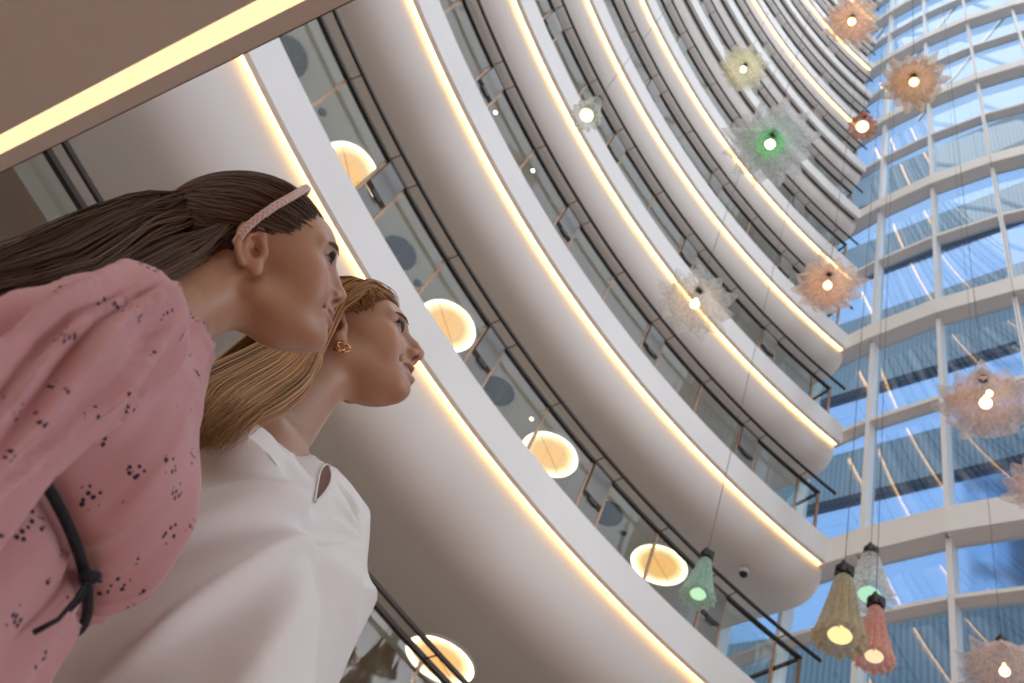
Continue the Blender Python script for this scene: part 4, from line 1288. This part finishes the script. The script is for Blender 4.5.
star_pendant((744, 68), 6.6, .54, .46, F_cream, 'cream yellow starburst pendant above the big green one', 12, (1, 1, .68, 1), 6, seed=4)
star_pendant((771, 141), 4.5, .56, .50, F_gry, 'large frosted starburst pendant with a green core', 12, (.75, 1, .45, 1), 5, G_core, 5)
star_pendant((696, 300), 6.6, .56, .50, F_silv, 'silvery translucent starburst pendant in the middle of the tiers', 11, (1, .60, .22, 1), 9, seed=6)
star_pendant((985, 396), 6.4, .54, .62, F_mauve, 'mauve starburst pendant with two bulbs before the right glass panes', 12, (1, .55, .25, 1), 8, seed=7, bulb2=True)
star_pendant((1046, 480), 8.0, .52, .5, F_mauve, 'brownish starburst pendant cut off by the right edge', 11, (1, .6, .3, 1), 5, seed=8)
star_pendant((1004, 664), 10.0, .60, .55, F_mauve, 'dim mauve pendant added for a lamp reflection in the bottom right corner', 12, (1, .6, .3, 1), 5, seed=9)  # stands in for a reflection in the glass, built as an added lamp

# white dome camera on the rounded underside
dome = bpy.data.objects.new('security_camera', None); link(dome)
d_ = px_ray((744, 571)); zt = ZF(1) - .78; d_ *= (zt - .03 - ZC) / d_[2]
dome.location = (d_[0], d_[1], zt - .03)
tag(dome, 'small white dome camera under the tier right of the mint green pendant', 'security camera')
a_ = MB(); a_.lathe([(.10, .0), (.10, -.05), (.085, -.07)], 24); a_.build('housing', M['white'], dome, True)
a_ = MB(); a_.lathe([(.075, -.07), (.065, -.11), (.035, -.135), (.0005, -.142)], 20); a_.build('lens_dome', M['black'], dome, True)

# roof ring that carries the pendant cables
M['roofbeam'] = M['mull']
rf = empty('roof', 'white beam grid at the top of the atrium', 'roof', (0, 0, ROOFZ), kind='structure')
for i in range(9):
    b = MB(); b.box((-6 + 2.5 * i, 5, .2), (.14, 24, .4)); b.build('roof_beam', M['mull'], rf)

# ------------------------------------------------------------------ neighbouring tower beyond the glass
M['tower_glass'] = pbr('tower_glass', (.17, .29, .50), .10, .8, var=.03, scale=.2)
def ribbed():
    m, nt, out = nodes('tower_ribbed_metal')
    p = nt.nodes.new('ShaderNodeBsdfPrincipled'); nt.links.new(p.outputs[0], out.inputs[0])
    tc = nt.nodes.new('ShaderNodeTexCoord'); wv = nt.nodes.new('ShaderNodeTexWave'); wv.bands_direction = 'X'
    wv.inputs['Scale'].default_value = 1.3; wv.inputs['Distortion'].default_value = .6; wv.inputs['Detail'].default_value = 2
    nt.links.new(tc.outputs['Object'], wv.inputs['Vector'])
    rp = nt.nodes.new('ShaderNodeValToRGB'); rp.color_ramp.elements[0].color = (.07, .13, .19, 1); rp.color_ramp.elements[1].color = (.13, .22, .30, 1)
    nt.links.new(wv.outputs['Fac'], rp.inputs[0]); nt.links.new(rp.outputs[0], p.inputs['Base Color'])
    p.inputs['Roughness'].default_value = .45; p.inputs['Metallic'].default_value = .3
    return m
M['ribbed'] = ribbed()
td = Vector((.49, -.872, 0)); tn = Vector((.872, .49, 0))
tw = empty('neighbouring_tower', 'blue glass tower with dark ribbed bands outside the glass wall', 'building', (0, 0, 0))
tb = tn * 27
def tband(name, z0, z1, mat, off, w=46):
    me = MB(); me.box((0, 0, 0), (w, 6, z1 - z0)); o = me.build(name, mat, tw)
    o.location = tb + tn * (3 + off) + td * 2 + Vector((0, 0, (z0 + z1) / 2 + ZC)); o.rotation_euler = (0, 0, math.atan2(td.y, td.x))
for nm, z0, z1 in [('spandrel_band', 0, 26.3), ('window_band', 26.3, 34), ('spandrel_band', 34, 37.2), ('window_band', 37.2, 42.3), ('spandrel_band', 42.3, 49.5), ('window_band', 49.5, 55), ('spandrel_band', 55, 59), ('window_band', 59, 65), ('spandrel_band', 65, 70)]:
    tband(nm, z0, z1, M['ribbed'] if nm[0] == 's' else M['tower_glass'], 0 if nm[0] == 's' else .35)
# ------------------------------------------------------------------ sky
w = bpy.data.worlds.new('World'); scn.world = w; w.use_nodes = True
nt = w.node_tree
for n in list(nt.nodes): nt.nodes.remove(n)
out = nt.nodes.new('ShaderNodeOutputWorld'); bg = nt.nodes.new('ShaderNodeBackground')
tc = nt.nodes.new('ShaderNodeTexCoord')
sp = nt.nodes.new('ShaderNodeSeparateXYZ'); nt.links.new(tc.outputs['Generated'], sp.inputs[0])
# blue sky in front (towards the glass wall), bright cloud overhead and behind
dt = nt.nodes.new('ShaderNodeVectorMath'); dt.operation = 'DOT_PRODUCT'; dt.inputs[1].default_value = (.62, .55, .0)
nt.links.new(tc.outputs['Generated'], dt.inputs[0])
r1 = nt.nodes.new('ShaderNodeValToRGB'); e = r1.color_ramp.elements
e[0].position = .0; e[0].color = (1.0, .98, .96, 1); e[1].position = .16; e[1].color = (.43, .64, 1.0, 1)
nt.links.new(dt.outputs['Value'], r1.inputs[0])
no = nt.nodes.new('ShaderNodeTexNoise'); no.inputs['Scale'].default_value = 3; no.inputs['Detail'].default_value = 5
nt.links.new(tc.outputs['Generated'], no.inputs['Vector'])
r2 = nt.nodes.new('ShaderNodeValToRGB'); r2.color_ramp.elements[0].position = .5; r2.color_ramp.elements[1].position = .75
nt.links.new(no.outputs['Fac'], r2.inputs[0])
mx = nt.nodes.new('ShaderNodeMixRGB'); mx.inputs[2].default_value = (.75, .88, 1.05, 1)
nt.links.new(r2.outputs[0], mx.inputs[0]); nt.links.new(r1.outputs[0], mx.inputs[1])
d2 = nt.nodes.new('ShaderNodeVectorMath'); d2.operation = 'DOT_PRODUCT'; d2.inputs[1].default_value = tuple(Vector((.80, -.60, .16)).normalized())
nt.links.new(tc.outputs['Generated'], d2.inputs[0])
r4 = nt.nodes.new('ShaderNodeMapRange'); r4.interpolation_type = 'SMOOTHSTEP'; r4.inputs['From Min'].default_value = .84; r4.inputs['From Max'].default_value = .96
r4.inputs['To Min'].default_value = 0; r4.inputs['To Max'].default_value = 1
nt.links.new(d2.outputs['Value'], r4.inputs['Value'])
m3 = nt.nodes.new('ShaderNodeMixRGB'); m3.inputs[2].default_value = (4.6, 4.7, 5.0, 1)      # unseen bright lobe added low in the sky to light the faces
nt.links.new(r4.outputs[0], m3.inputs[0]); nt.links.new(mx.outputs[0], m3.inputs[1])
nt.links.new(m3.outputs[0], bg.inputs[0])
r3 = nt.nodes.new('ShaderNodeMapRange'); r3.inputs['From Min'].default_value = .2; r3.inputs['From Max'].default_value = 0
r3.inputs['To Min'].default_value = 1.0; r3.inputs['To Max'].default_value = 1.0
nt.links.new(dt.outputs['Value'], r3.inputs['Value']); nt.links.new(r3.outputs[0], bg.inputs[1])
nt.links.new(bg.outputs[0], out.inputs[0])
# SUN through high cloud
sl = bpy.data.lights.new('cloudy_sun', 'SUN'); sl.energy = 2.4; sl.angle = rad(115); sl.color = (.94, .98, 1)
so_ = bpy.data.objects.new('cloudy_sun', sl); link(so_); so_.rotation_euler = Vector((.10, -.09, 1)).to_track_quat('Z', 'Y').to_euler()
cam.dof.use_dof = True; cam.dof.focus_distance = 1.45; cam.dof.aperture_fstop = 8.0
scn.view_settings.view_transform = 'Standard'; scn.view_settings.look = 'None'
scn.view_settings.exposure = .10; scn.view_settings.gamma = 1
scn.view_settings.use_curve_mapping = False
scn.cycles.max_bounces = 10; scn.cycles.diffuse_bounces = 4; scn.cycles.transparent_max_bounces = 16; scn.cycles.glossy_bounces = 3
scn.cycles.use_denoising = True
scn.cycles.sample_clamp_indirect = 6
